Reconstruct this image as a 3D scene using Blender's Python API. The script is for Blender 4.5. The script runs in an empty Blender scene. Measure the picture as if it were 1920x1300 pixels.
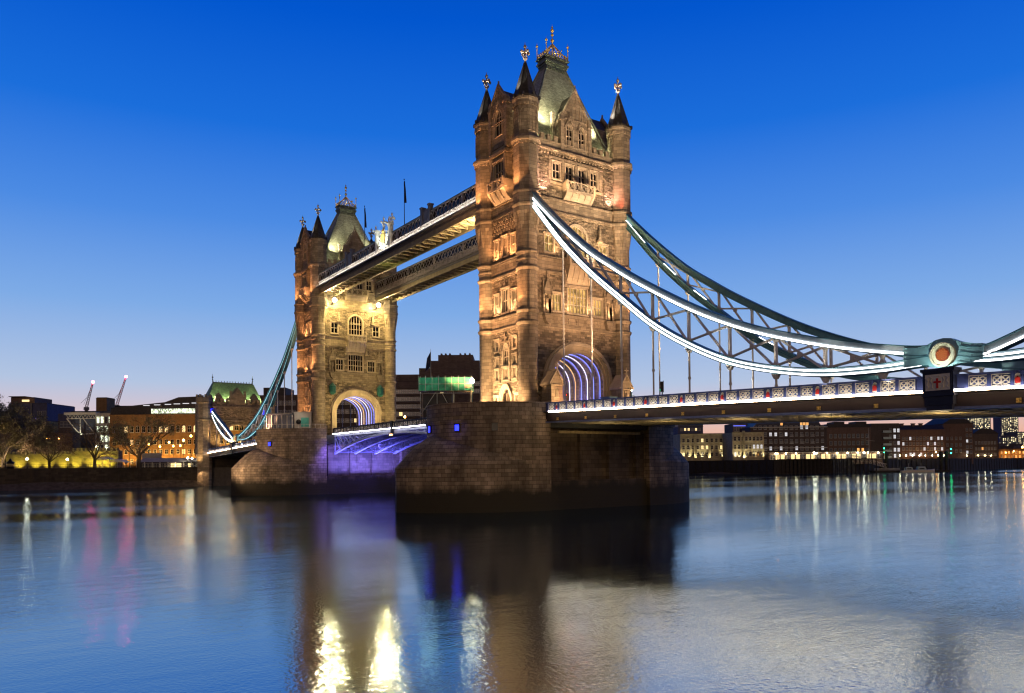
import bpy, math, random
from mathutils import Matrix, Vector
from mathutils.geometry import tessellate_polygon
random.seed(7)
sc = bpy.context.scene
COL = sc.collection
PI = math.pi
# ------------------------------------------------------------------ camera
CAM = Vector((94.872, -73.843, 0.0))
R2 = Vector((0.5679, 0.8230, -0.0093)).normalized()
TH, PIT = 0.9667, 0.0197
F = Vector((-math.sin(TH)*math.cos(PIT), math.cos(TH)*math.cos(PIT), math.sin(PIT)))
R2 = (R2 - F*R2.dot(F)).normalized()
U2 = R2.cross(F)
FPX, PU, PV = 1455.34, 960.0, 842.1
cd = bpy.data.cameras.new('camera'); cam = bpy.data.objects.new('camera', cd); COL.objects.link(cam)
M4 = Matrix.Identity(4)
for i in range(3):
    M4[i][0], M4[i][1], M4[i][2], M4[i][3] = R2[i], U2[i], -F[i], CAM[i]
cam.matrix_world = M4
cd.sensor_width = 36; cd.lens = 36*FPX/1920; cd.shift_y = (PV-650)/1920
cd.clip_start = .5; cd.clip_end = 30000
sc.camera = cam
def at(u, v, D):
    """survey point seen at photo pixel u,v, D metres away along the view axis"""
    return CAM + D*(F + (u-PU)/FPX*R2 - (v-PV)/FPX*U2)
def onx(u, v, X):
    w = F + (u-PU)/FPX*R2 - (v-PV)/FPX*U2
    return CAM + w*((X-CAM.x)/w.x)
def ony(u, v, Y):
    w = F + (u-PU)/FPX*R2 - (v-PV)/FPX*U2
    return CAM + w*((Y-CAM.y)/w.y)
# ------------------------------------------------------------------ world, dusk
def lin(r, g, b, k=1.0):
    f = lambda c: (c/255/12.92 if c/255 <= .04045 else ((c/255+.055)/1.055)**2.4)*k
    return (f(r), f(g), f(b), 1)
sc.view_settings.view_transform = 'Standard'; sc.view_settings.look = 'None'
sc.view_settings.gamma = 1; sc.view_settings.exposure = 0
sc.cycles.filter_width = 1.2; sc.cycles.max_bounces = 5; sc.cycles.diffuse_bounces = 2; sc.cycles.glossy_bounces = 3
sc.cycles.sample_clamp_indirect = 4; sc.cycles.caustics_reflective = False; sc.cycles.caustics_refractive = False
wd = bpy.data.worlds.new("World"); sc.world = wd; wd.use_nodes = True
nt = wd.node_tree; N = nt.nodes; Lk = nt.links
bg = N['Background']
tc = N.new('ShaderNodeTexCoord'); sx = N.new('ShaderNodeSeparateXYZ'); Lk.new(tc.outputs['Generated'], sx.inputs[0])
rp = N.new('ShaderNodeValToRGB'); Lk.new(sx.outputs['Z'], rp.inputs[0])
SKY = [(0.0, (226,150,120)), (.036, (231,183,164)), (.066, (212,195,205)), (.10, (178,196,225)), (.19, (126,171,230)),
       (.29, (76,139,227)), (.39, (26,110,219)), (.50, (0,86,206)), (.62, (0,66,175)), (1.0, (0,28,95))]
el = rp.color_ramp.elements
el[0].position = 0; el[0].color = lin(*SKY[0][1]); el[1].position = 1; el[1].color = lin(*SKY[-1][1])
for p_, c_ in SKY[1:-1]:
    e = el.new(p_); e.color = lin(*c_)
dt = N.new('ShaderNodeVectorMath'); dt.operation = 'DOT_PRODUCT'; dt.inputs[1].default_value = (-.64, .77, 0)
Lk.new(tc.outputs['Generated'], dt.inputs[0])
mr = N.new('ShaderNodeMapRange'); mr.interpolation_type = 'SMOOTHSTEP'
Lk.new(dt.outputs['Value'], mr.inputs[0])
mr.inputs[1].default_value = -.3; mr.inputs[2].default_value = .62; mr.inputs[3].default_value = .07; mr.inputs[4].default_value = 1
ml = N.new('ShaderNodeMix'); ml.data_type = 'RGBA'; ml.blend_type = 'MULTIPLY'; ml.inputs[0].default_value = 1
Lk.new(rp.outputs[0], ml.inputs[6]); Lk.new(mr.outputs[0], ml.inputs[7])
sk = N.new('ShaderNodeTexSky'); sk.sky_type = 'NISHITA'; sk.sun_disc = False
sk.sun_elevation = math.radians(1.0); sk.sun_rotation = math.radians(-40)
ad = N.new('ShaderNodeMix'); ad.data_type = 'RGBA'; ad.blend_type = 'ADD'; ad.inputs[0].default_value = .0008
Lk.new(ml.outputs[2], ad.inputs[6]); Lk.new(sk.outputs[0], ad.inputs[7])
Lk.new(ad.outputs[2], bg.inputs[0]); bg.inputs[1].default_value = 1
sd = bpy.data.lights.new('city_glow', 'SUN'); sd.energy = .48; sd.angle = math.radians(20); sd.color = (1, .66, .40)  # broad warm fill standing for the unseen city lights behind the camera
so = bpy.data.objects.new('city_glow', sd); COL.objects.link(so)
so.rotation_euler = Vector((-.80, .60, -.10)).to_track_quat('-Z', 'Y').to_euler()
# ------------------------------------------------------------------ mesh helper
class MB:
    def __init__(s): s.v = []; s.f = []; s.m = []; s.sm = []
    def add(s, vs, fs, m=0, smooth=False):
        b = len(s.v); s.v += [tuple(q) for q in vs]
        for f in fs: s.f.append([b+i for i in f]); s.m.append(m); s.sm.append(smooth)
    def box(s, x0, x1, y0, y1, z0, z1, m=0):
        s.hexa([(x0,y0,z0),(x1,y0,z0),(x1,y1,z0),(x0,y1,z0),(x0,y0,z1),(x1,y0,z1),(x1,y1,z1),(x0,y1,z1)], m)
    def hexa(s, p, m=0):
        s.add(p, [(3,2,1,0),(4,5,6,7),(0,1,5,4),(1,2,6,5),(2,3,7,6),(3,0,4,7)], m)
    def fbox(s, fm, a0, a1, z0, z1, o0, o1, m=0):
        s.hexa([fm(a0,z0,o0),fm(a1,z0,o0),fm(a1,z0,o1),fm(a0,z0,o1),fm(a0,z1,o0),fm(a1,z1,o0),fm(a1,z1,o1),fm(a0,z1,o1)], m)
    def bar(s, p, q, w, h, up=(0,0,1), m=0):
        p = Vector(p); q = Vector(q); d = q-p
        if d.length < 1e-6: return
        d.normalize(); up = Vector(up)
        sd_ = d.cross(up)
        if sd_.length < 1e-4: sd_ = d.cross(Vector((1,0,0)))
        sd_.normalize(); u_ = sd_.cross(d)
        a = sd_*w/2; b = u_*h/2
        s.hexa([p-a-b, p+a-b, q+a-b, q-a-b, p-a+b, p+a+b, q+a+b, q-a+b], m)
    def tube(s, p, q, r0, r1=None, n=8, m=0, cap=True):
        r1 = r0 if r1 is None else r1
        p = Vector(p); q = Vector(q); d = (q-p).normalized()
        a = d.orthogonal().normalized(); b = d.cross(a)
        vs = []
        for c, r in ((p, r0), (q, r1)):
            for i in range(n):
                t = 2*PI*i/n; vs.append(c + a*math.cos(t)*r + b*math.sin(t)*r)
        s.add(vs, [(i, (i+1) % n, n+(i+1) % n, n+i) for i in range(n)], m, n > 6)
        if cap: s.add(vs, [tuple(range(n))[::-1], tuple(range(n, 2*n))], m)
    def lathe(s, prof, c=(0,0,0), n=12, rot=0, m=0, smooth=True, sx=1, sy=1):
        vs = []
        for r, z in prof:
            for i in range(n):
                t = 2*PI*(i+rot)/n; vs.append((c[0]+r*math.cos(t)*sx, c[1]+r*math.sin(t)*sy, c[2]+z))
        fs = []
        for k in range(len(prof)-1):
            for i in range(n): fs.append((k*n+i, k*n+(i+1) % n, (k+1)*n+(i+1) % n, (k+1)*n+i))
        s.add(vs, fs, m, smooth)
        if prof[0][0] > .02: s.add(vs[:n], [tuple(range(n))[::-1]], m)
        if prof[-1][0] > .02: s.add(vs[-n:], [tuple(range(n))], m)
    def ball(s, c, r, n=10, m=0, sz=1):
        s.lathe([(r*math.sin(PI*k/6)+1e-4, -r*sz*math.cos(PI*k/6)) for k in range(7)], c, n, 0, m)
    def prism(s, fm, poly, o0, o1, m=0, side=None):
        n = len(poly)
        vs = [fm(a, z, o0) for a, z in poly] + [fm(a, z, o1) for a, z in poly]
        s.add(vs, [tuple(range(n))[::-1], tuple(range(n, 2*n))], m)
        s.add(vs, [(i, (i+1) % n, n+(i+1) % n, n+i) for i in range(n)], m if side is None else side)
    def ring(s, fm, po, pi_, o0, o1, m=0, closed=True):
        n = len(po)
        A = [fm(a, z, o1) for a, z in po]; B = [fm(a, z, o1) for a, z in pi_]
        C = [fm(a, z, o0) for a, z in po]; D = [fm(a, z, o0) for a, z in pi_]
        vs = A+B+C+D; fs = []
        for i in range(n if closed else n-1):
            j = (i+1) % n
            fs += [(i, j, n+j, n+i), (2*n+i, i, j, 2*n+j)[::-1], (n+i, n+j, 3*n+j, 3*n+i)]
        if not closed:
            for i in (0, n-1): fs.append((i, n+i, 3*n+i, 2*n+i))
        s.add(vs, fs, m)
    def wall(s, fm, outer, holes, o, depth, m=0, mr_=None):
        loops = [outer]+holes
        vs = [Vector((a, z, 0)) for l in loops for a, z in l]
        tri = tessellate_polygon([[Vector((a, z, 0)) for a, z in l] for l in loops])
        s.add([fm(q.x, q.y, o) for q in vs], tri, m)
        for h in holes:
            n = len(h)
            v2 = [fm(a, z, o) for a, z in h]+[fm(a, z, o-depth) for a, z in h]
            s.add(v2, [(i, (i+1) % n, n+(i+1) % n, n+i) for i in range(n)], m if mr_ is None else mr_)
    def plan(s, poly, z0, z1, m=0, top=None):
        n = len(poly)
        vs = [(x, y, z0) for x, y in poly]+[(x, y, z1) for x, y in poly]
        s.add(vs, [(i, (i+1) % n, n+(i+1) % n, n+i) for i in range(n)], m)
        s.add(vs, [tuple(range(n, 2*n))], m if top is None else top)
        s.add(vs, [tuple(range(n))[::-1]], m)
    def build(s, name, mats, parent=None, bevel=0):
        me = bpy.data.meshes.new(name); me.from_pydata(s.v, [], s.f)
        if not isinstance(mats, (list, tuple)): mats = [mats]
        for q in mats: me.materials.append(q)
        me.polygons.foreach_set('material_index', s.m); me.polygons.foreach_set('use_smooth', s.sm)
        me.update()
        o = bpy.data.objects.new(name, me); COL.objects.link(o)
        if parent: o.parent = parent
        return o
def tag(o, label=None, cat=None, group=None, kind=None):
    if label: o['label'] = label
    if cat: o['category'] = cat
    if group: o['group'] = group
    if kind: o['kind'] = kind
    return o
def thing(name, label, cat, loc=(0,0,0), rz=0, group=None):
    o = bpy.data.objects.new(name, None); COL.objects.link(o); o.empty_display_size = .5
    o.location = loc; o.rotation_euler = (0, 0, rz)
    return tag(o, label, cat, group)
def copy_tree(o, parent=None):
    c = o.copy(); COL.objects.link(c)
    if parent: c.parent = parent
    for ch in list(o.children): copy_tree(ch, c)
    return c
def lamp(kind, loc, to, power, color, size=.2, angle=70, blend=.6, parent=None, sx_=None, name='light'):
    l = bpy.data.lights.new(name, kind); l.energy = power; l.color = color
    if kind == 'SPOT': l.spot_size = math.radians(angle); l.spot_blend = blend; l.shadow_soft_size = size
    elif kind == 'POINT': l.shadow_soft_size = size
    else:
        l.size = size
        if sx_: l.shape = 'RECTANGLE'; l.size_y = sx_
    o = bpy.data.objects.new(name, l); COL.objects.link(o); o.location = loc
    if kind != 'POINT':
        o.rotation_euler = (Vector(to)-Vector(loc)).to_track_quat('-Z', 'Y').to_euler()
    if parent: o.parent = parent
    return o
# ------------------------------------------------------------------ materials
def nodes(name):
    m = bpy.data.materials.new(name); m.use_nodes = True
    t = m.node_tree; return m, t, t.nodes, t.links, t.nodes['Principled BSDF']
def plain(name, col, rough=.6, metal=0, var=.25, scale=1.5, bump=0., emit=None, est=0):
    m, t, n, l, b = nodes(name)
    tc = n.new('ShaderNodeTexCoord'); nz = n.new('ShaderNodeTexNoise'); nz.inputs['Scale'].default_value = scale
    nz.inputs['Detail'].default_value = 5
    l.new(tc.outputs['Object'], nz.inputs['Vector'])
    rr = n.new('ShaderNodeMapRange'); l.new(nz.outputs[0], rr.inputs[0])
    rr.inputs[1].default_value = .3; rr.inputs[2].default_value = .7; rr.inputs[3].default_value = 1-var; rr.inputs[4].default_value = 1+var
    mx = n.new('ShaderNodeMix'); mx.data_type = 'RGBA'; mx.blend_type = 'MULTIPLY'; mx.inputs[0].default_value = 1
    mx.inputs[6].default_value = (*col[:3], 1); l.new(rr.outputs[0], mx.inputs[7]); l.new(mx.outputs[2], b.inputs['Base Color'])
    b.inputs['Roughness'].default_value = rough; b.inputs['Metallic'].default_value = metal
    if bump:
        bp = n.new('ShaderNodeBump'); bp.inputs['Strength'].default_value = bump; bp.inputs['Distance'].default_value = .1
        l.new(nz.outputs[0], bp.inputs['Height']); l.new(bp.outputs[0], b.inputs['Normal'])
    if emit:
        b.inputs['Emission Color'].default_value = (*emit[:3], 1); b.inputs['Emission Strength'].default_value = est
    return m
def glow(name, col, s):
    m, t, n, l, b = nodes(name)
    b.inputs['Base Color'].default_value = (.1*col[0], .1*col[1], .1*col[2], 1); b.inputs['Roughness'].default_value = .4
    b.inputs['Emission Color'].default_value = (*col[:3], 1); b.inputs['Emission Strength'].default_value = s
    return m
def stone(name, col, bw=.9, bh=.38, mortar=.5, bump=.35, rock=0., var=.35, rough=.85, tide=None, msize=.012, streak=.3):
    """coursed stone: u runs along the wall (x + y), v is height"""
    m, t, n, l, b = nodes(name)
    tc = n.new('ShaderNodeTexCoord'); sp = n.new('ShaderNodeSeparateXYZ'); l.new(tc.outputs['Object'], sp.inputs[0])
    ad = n.new('ShaderNodeMath'); l.new(sp.outputs[0], ad.inputs[0]); l.new(sp.outputs[1], ad.inputs[1])
    cb = n.new('ShaderNodeCombineXYZ'); l.new(ad.outputs[0], cb.inputs[0]); l.new(sp.outputs[2], cb.inputs[1])
    br = n.new('ShaderNodeTexBrick'); l.new(cb.outputs[0], br.inputs['Vector'])
    br.inputs['Scale'].default_value = 1; br.inputs['Brick Width'].default_value = bw; br.inputs['Row Height'].default_value = bh
    br.inputs['Mortar Size'].default_value = msize; br.inputs['Bias'].default_value = 0
    c = Vector(col[:3])
    br.inputs['Color1'].default_value = (*(c*(1+var)), 1); br.inputs['Color2'].default_value = (*(c*(1-var)), 1)
    br.inputs['Mortar'].default_value = (*(c*mortar), 1)
    nz = n.new('ShaderNodeTexNoise'); nz.inputs['Scale'].default_value = .45; nz.inputs['Detail'].default_value = 8
    nz.inputs['Roughness'].default_value = .65
    mp = n.new('ShaderNodeMapping'); mp.inputs['Scale'].default_value = (1, 1, .35)
    l.new(tc.outputs['Object'], mp.inputs[0]); l.new(mp.outputs[0], nz.inputs['Vector'])
    rr = n.new('ShaderNodeMapRange'); l.new(nz.outputs[0], rr.inputs[0])
    rr.inputs[1].default_value = .3; rr.inputs[2].default_value = .7; rr.inputs[3].default_value = 1-streak; rr.inputs[4].default_value = 1+streak
    mx = n.new('ShaderNodeMix'); mx.data_type = 'RGBA'; mx.blend_type = 'MULTIPLY'; mx.inputs[0].default_value = 1
    l.new(br.outputs['Color'], mx.inputs[6]); l.new(rr.outputs[0], mx.inputs[7])
    out = mx.outputs[2]
    if tide is not None:      # wet, weed-dark masonry below the tide line
        wob = n.new('ShaderNodeMath'); wob.operation = 'MULTIPLY_ADD'; l.new(nz.outputs[0], wob.inputs[0]); wob.inputs[1].default_value = 2.4
        l.new(sp.outputs[2], wob.inputs[2])
        tr = n.new('ShaderNodeMapRange'); l.new(wob.outputs[0], tr.inputs[0])
        tr.inputs[1].default_value = tide+.6; tr.inputs[2].default_value = tide+1.9
        m2 = n.new('ShaderNodeMix'); m2.data_type = 'RGBA'; l.new(tr.outputs[0], m2.inputs[0])
        m2.inputs[6].default_value = (.046, .040, .026, 1); l.new(out, m2.inputs[7]); out = m2.outputs[2]
    l.new(out, b.inputs['Base Color']); b.inputs['Roughness'].default_value = rough
    n2 = n.new('ShaderNodeTexNoise'); n2.inputs['Scale'].default_value = 4.5; n2.inputs['Detail'].default_value = 6
    l.new(tc.outputs['Object'], n2.inputs['Vector'])
    iv = n.new('ShaderNodeMath'); iv.operation = 'MULTIPLY_ADD'; l.new(br.outputs['Fac'], iv.inputs[0]); iv.inputs[1].default_value = -1.2
    l.new(n2.outputs[0], iv.inputs[2])
    h = iv.outputs[0]
    if rock:
        vo = n.new('ShaderNodeTexVoronoi'); vo.inputs['Scale'].default_value = 2.6; l.new(tc.outputs['Object'], vo.inputs['Vector'])
        ma = n.new('ShaderNodeMath'); ma.operation = 'MULTIPLY_ADD'; l.new(vo.outputs['Distance'], ma.inputs[0]); ma.inputs[1].default_value = -rock
        l.new(h, ma.inputs[2]); h = ma.outputs[0]
    bp = n.new('ShaderNodeBump'); bp.inputs['Strength'].default_value = bump; bp.inputs['Distance'].default_value = .12
    l.new(h, bp.inputs['Height']); l.new(bp.outputs[0], b.inputs['Normal'])
    return m
M = {}
M['rock'] = stone('rough_stone', (.24, .19, .135), .8, .36, .40, 1.0, 1.4, .52)
M['ashlar'] = stone('dressed_stone', (.31, .25, .18), 1.1, .5, .40, .4, 0, .27, msize=.018, streak=.34)
M['trim'] = stone('carved_stone', (.46, .38, .285), 2.2, 1.1, .7, .25, 0, .06, streak=.3)
M['pier'] = stone('pier_granite', (.27, .21, .15), 1.2, .55, .25, .6, 0, .3, tide=-3.2, msize=.026, streak=.6)
M['slate'] = stone('roof_slate', (.36, .36, .26), .34, .2, .5, .3, 0, .3, .6, streak=.3)
M['spire'] = stone('spire_slate', (.05, .045, .035), .5, .3, .6, .4, 0, .3, .6, streak=.5)
M['lead'] = plain('green_copper', (.15, .17, .13), .5, .2, .3)
M['gilt'] = plain('gilded_iron', (.75, .52, .14), .4, .3, .2)
M['piershade'] = stone('shaded_pier_stone', (.125, .096, .066), 1.5, .62, .3, .5, 0, .3, tide=-2.6, msize=.02, streak=.5)  # shade of the recess put into the stone colour, wet band below the tide
M['iron'] = plain('black_iron', (.02, .02, .022), .4, .5)
M['glassdark'] = plain('dark_glass', (.008, .01, .015), .12, 0, .3)
def litglass(name, c, s):
    m, t, n, l, b = nodes(name)
    tc = n.new('ShaderNodeTexCoord'); nz = n.new('ShaderNodeTexNoise'); nz.inputs['Scale'].default_value = 1.3; nz.inputs['Detail'].default_value = 3
    l.new(tc.outputs['Object'], nz.inputs['Vector'])
    rr = n.new('ShaderNodeMapRange'); l.new(nz.outputs[0], rr.inputs[0]); rr.inputs[1].default_value = .35; rr.inputs[2].default_value = .65
    rr.inputs[3].default_value = s*.25; rr.inputs[4].default_value = s*1.5
    b.inputs['Base Color'].default_value = (.05, .04, .03, 1); b.inputs['Roughness'].default_value = .2
    b.inputs['Emission Color'].default_value = (*c, 1); l.new(rr.outputs[0], b.inputs['Emission Strength'])
    return m
M['glasslit'] = litglass('lit_glass', (1, .66, .2), .55)
M['glassdim'] = litglass('dim_lit_glass', (1, .6, .25), .12)
M['glassred'] = litglass('red_lit_glass', (1, .08, .05), .5)
# ------------------------------------------------------------------ bridge piers
HX, HY, SPAN = 5.12, 8.97, 82.36
ZW = -6.35
FX, FY = HX+.3, HY+.3
def fS(a, z, o): return (FX+o, a, z)
def fN(a, z, o): return (-FX-o, -a, z)
def fW(a, z, o): return (a, -FY-o, z)
def fE(a, z, o): return (-a, FY+o, z)
def drum(off, n=28):
    e = []
    for k in range(n+1):
        t = PI*k/n; e.append(((10.65+off)*math.cos(t), -9.3-(12+off)*math.sin(t)))
    return e                              # +x corner round the west end to the -x corner
def make_pier(label):
    root = thing('bridge_pier', label, 'bridge pier')
    for sg in (1, -1):
        b = MB()
        pl = [(sg*x, sg*y) for x, y in drum(0)]
        b.plan(pl, -8.5, 6.9)
        for off, z0, z1 in ((.14, 5.55, 5.8), (.28, 5.8, 6.1), (.10, 6.1, 6.35)):
            b.plan([(sg*x, sg*y) for x, y in drum(off)], z0, z1)
        b.build('drum', M['pier'], root)
    for sg in (1, -1):
        p = MB()
        o_ = [(sg*x, sg*y) for x, y in drum(.05)]; i_ = [(sg*x, sg*y) for x, y in drum(-.5)]
        p.ring(lambda a, z, o: (a, z, o), o_, i_, 6.9, 8.15, 0, False)
        o_ = [(sg*x, sg*y) for x, y in drum(.16)]; i_ = [(sg*x, sg*y) for x, y in drum(-.6)]
        p.ring(lambda a, z, o: (a, z, o), o_, i_, 8.15, 8.42, 0, False)
        p.build('parapet', M['pier'], root)
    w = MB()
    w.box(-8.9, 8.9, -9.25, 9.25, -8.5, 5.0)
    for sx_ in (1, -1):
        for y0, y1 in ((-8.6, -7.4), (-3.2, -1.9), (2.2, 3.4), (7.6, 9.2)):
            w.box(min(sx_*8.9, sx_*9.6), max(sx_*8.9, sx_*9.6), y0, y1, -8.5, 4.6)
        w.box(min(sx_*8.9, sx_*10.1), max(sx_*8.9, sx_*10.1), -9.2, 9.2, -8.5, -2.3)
    w.build('recess_wall', M['piershade'], root)
    f = MB()
    for sx_ in (1, -1):
        f.box(min(sx_*9.62, sx_*9.95), max(sx_*9.62, sx_*9.95), -7.3, 8.2, 4.25, 4.62)
    f.build('fender_beam', M['beam'], root)
    s = MB(); s.box(-10.4, 10.4, -9.3, 9.3, 5.02, 6.95); s.build('roadway_slab', M['asphalt'], root)
    # cutwaters: pointed plan, hooded top that rises to an apex on the drum
    for sg in (1, -1):
        c = MB(); K = 24; R_ = 8
        def op(t):                         # t -1..1 round the nose
            s_ = abs(t); a = math.asin(min(1, .985)) * s_
            x = 10.72*math.sin(s_*PI/2)**.95; y = -9.3-18.0*(1-s_**1.4)
            return (math.copysign(x, t), y)
        def ip(t):
            th = PI/2-t*PI/2*.9
            return (10.6*math.cos(th), -9.3-11.95*math.sin(th))
        ts = [-1+2*k/K for k in range(K+1)]
        vs = [(*op(t), -8.5) for t in ts]+[(*op(t), -.45+.9*abs(t)) for t in ts]
        n = K+1; fs = [(i, i+1, n+i+1, n+i) for i in range(K)]
        c.add([(sg*x, sg*y, z) for x, y, z in vs], fs)
        rows = []
        for r in range(R_+1):
            q = r/R_; row = []
            for t in ts:
                o_, i_ = op(t), ip(t)
                zt = 4.2*(1-abs(t))**1.0
                z0 = -.45+.9*abs(t)
                row.append((o_[0]*(1-q)+i_[0]*q, o_[1]*(1-q)+i_[1]*q, z0+(max(zt, z0)-z0)*(1-(1-q)**1.5)))
            rows += row
        fs = [(r*n+i, r*n+i+1, (r+1)*n+i+1, (r+1)*n+i) for r in range(R_) for i in range(K)]
        c.add([(sg*x, sg*y, z) for x, y, z in rows], fs)
        c.build('cutwater', M['pier'], root)
    return root
M['beam'] = plain('weathered_timber', (.35, .27, .15), .8, 0, .3, 2)
M['asphalt'] = plain('asphalt', (.05, .05, .052), .85, 0, .2, 3, .2)
pier0 = make_pier('nearer granite bridge pier with a rounded end carrying the tall tower')
pier1 = copy_tree(pier0); pier1.location = (-SPAN, 0, 0)
pier1['label'] = 'farther granite pier washed in violet light beside the bascule span'
for q in (pier0, pier1): q['group'] = 'river piers of the bridge'
# ------------------------------------------------------------------ windows
def outline(c, w, z0, z1, kind):
    a = w/2
    if kind == 'rect': return [(c-a, z0), (c+a, z0), (c+a, z1), (c-a, z1)]
    p = [(c-a, z0), (c+a, z0)]
    if kind == 'round':
        zs = z1-a
        for k in range(13): t = PI*k/12; p.append((c+a*math.cos(t), zs+a*math.sin(t)))
        return p
    h = w*.95 if kind == 'point' else w*.6      # pointed arch
    zs = z1-h
    for k in range(7): t = k/6; p.append((c+a*(1-t**1.6), zs+h*math.sin(t*PI/2)**1.0))
    for k in range(5, -1, -1): t = k/6; p.append((c-a*(1-t**1.6), zs+h*math.sin(t*PI/2)**1.0))
    return p
def grow(poly, c, w, z0, z1, g):
    zm = (z0+z1)/2
    return [(c+(a-c)*(1+2*g/w), zm+(z-zm)*(1+2*g/(z1-z0))) for a, z in poly]
def window(root, fm, c, w, z0, z1, n=2, tr=(.5,), kind='rect', off=0., pane='glassdark', sur=.2, proud=.1, tracery=True, dep=.3):
    po = outline(c, w, z0, z1, kind); b = MB()
    b.ring(fm, grow(po, c, w, z0, z1, sur), po, off-.05, off+proud)
    b.ring(fm, grow(po, c, w, z0, z1, .02), grow(po, c, w, z0, z1, -.07), off-dep+.02, off-.06)
    top = z1 if kind == 'rect' else (z1-w/2 if kind == 'round' else z1-w*.55)
    for k in range(1, n):
        s_ = c-w/2+w*k/n
        zz = z1-.03
        if kind == 'round': zz = top+math.sqrt(max(0, (w/2)**2-(s_-c)**2))
        elif kind != 'rect': zz = z1-.03-abs(s_-c)/w*w*.9
        b.fbox(fm, s_-.055, s_+.055, z0, zz, off-dep+.03, off-.08)
    for f_ in tr: b.fbox(fm, c-w/2+.02, c+w/2-.02, z0+(z1-z0)*f_-.05, z0+(z1-z0)*f_+.05, off-dep+.04, off-.1)
    if tracery:
        lw = w/n; ht = lw*.55
        zt = z1 if kind == 'rect' else top
        for k in range(n):
            a = c-w/2+lw*k
            for sg, a0 in ((1, a), (-1, a+lw)):
                b.prism(fm, [(a0, zt), (a0+sg*lw*.48, zt), (a0+sg*lw*.18, zt-ht*.4), (a0, zt-ht)], off-dep+.05, off-.12)
    if kind == 'rect':          # hood mould
        b.fbox(fm, c-w/2-sur-.1, c+w/2+sur+.1, z1+sur-.02, z1+sur+.12, off-.04, off+proud+.12)
        b.fbox(fm, c-w/2-sur-.05, c+w/2+sur+.05, z0-sur-.08, z0-sur+.06, off-.04, off+proud+.08)
    wo = b.build('window', M['trim'], root)
    g = MB(); g.prism(fm, po, off-dep-.05, off-dep)
    g.build('pane', M[pane], wo)
    return po
def arch(a, zs, h, zb, n=28):
    p = []
    for k in range(n+1): t = PI*k/n; p.append((a*math.cos(t), zs+h*math.sin(t)))
    return [(a, zb)]+p+[(-a, zb)]
# ------------------------------------------------------------------ bridge tower
def oct_ring(b, r, z0, z1, c, n=8, m=0):
    b.lathe([(r, z0), (r, z1)], (c[0], c[1], 0), n, .5 if n == 8 else 0, m, n > 8)
def turret(root, x, y):
    b = MB(); c = (x, y, 0)
    b.lathe([(1.85, 6.9), (1.85, 8.6), (1.62, 9.0), (1.62, 9.6), (1.45, 9.9), (1.45, 20.0)], c, 24)
    def ledge(z, r0, r1, n=24, rot=0):
        b.lathe([(r0, z-.38), (r1*.985, z-.1), (r1, z), (r1, z+.16), (r0, z+.3)], c, n, rot, 0, n > 8)
    b.lathe([(1.45, 20), (1.45, 36.2)], c, 24)
    for z in (20.2, 21.9, 28.0, 30.2): ledge(z, 1.45, 1.68)
    b.lathe([(1.47, 29.0), (1.55, 29.1), (1.55, 29.3), (1.47, 29.4)], c, 24)
    # broaches: octagon corners grow out of the round shaft
    vs = []; n = 16; R8 = 1.98
    for i in range(n):
        t = 2*PI*(i+1)/n; k = i % 2 == 0
        vs.append((x+1.45*math.cos(t), y+1.45*math.sin(t), 32.6 if k else 35.2))
    for i in range(n):
        t = 2*PI*(i+1)/n; k = i % 2 == 0
        r = R8 if k else R8*math.cos(PI/8); vs.append((x+r*math.cos(t), y+r*math.sin(t), 36.0))
    b.add(vs, [(i, (i+1) % n, n+(i+1) % n, n+i) for i in range(n)])
    b.lathe([(R8, 36.0), (R8, 36.6), (2.12, 36.8), (2.15, 37.05), (2.0, 37.2), (1.98, 38.5), (2.12, 38.75), (2.12, 38.95), (1.86, 39.1),
             (1.86, 45.5), (2.04, 45.8), (2.26, 46.1), (2.26, 46.45), (2.0, 46.7), (1.76, 46.85), (1.76, 51.0), (1.86, 51.2), (1.94, 51.5), (1.94, 51.75), (2.04, 51.95), (2.04, 52.25)],
            c, 8, .5, 0, False)
    for i in range(8):        # carved panels on the top stage, corbels under the belts
        t = 2*PI*i/8; d = Vector((math.cos(t), math.sin(t), 0)); q = Vector((-d.y, d.x, 0)); ap = 1.76*math.cos(PI/8)
        fm = lambda a, z, o: tuple(Vector((x, y, z))+d*(ap+o)+q*a)
        po = outline(0, .95, 47.5, 50.7, 'point'); b.ring(fm, grow(po, 0, .95, 47.5, 50.7, .14), po, -.02, .1)
        b.fbox(fm, -.05, .05, 47.6, 50.2, -.02, .07)
        b.fbox(fm, -.45, .45, 48.7, 48.85, -.02, .06)
        for a in (-.5, 0, .5):
            b.fbox(fm, a-.12, a+.12, 51.05, 51.5, .1, .24); b.fbox(fm, a-.13, a+.13, 45.5, 45.95, .1, .3)
    o = b.build('turret', M['ashlar'], root)
    s = MB()
    s.lathe([(2.1, 52.2), (2.1, 52.45), (1.84, 52.5), (1.76, 52.9), (.13, 57.9)], c, 8, .5, 0, False)
    for i in range(8):
        t = 2*PI*(i+.5)/8
        s.bar((x+1.81*math.cos(t), y+1.81*math.sin(t), 52.6), (x+.14*math.cos(t), y+.14*math.sin(t), 57.9), .1, .1)
        t = 2*PI*i/8
        s.bar((x+2.0*math.cos(t), y+2.0*math.sin(t), 52.25), (x+2.0*math.cos(t), y+2.0*math.sin(t), 52.75), .3, .25, (1, 0, 0))
    s.build('spire', M['spire'], o)
    finial(o, x, y, 57.7, 1.0)
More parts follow.
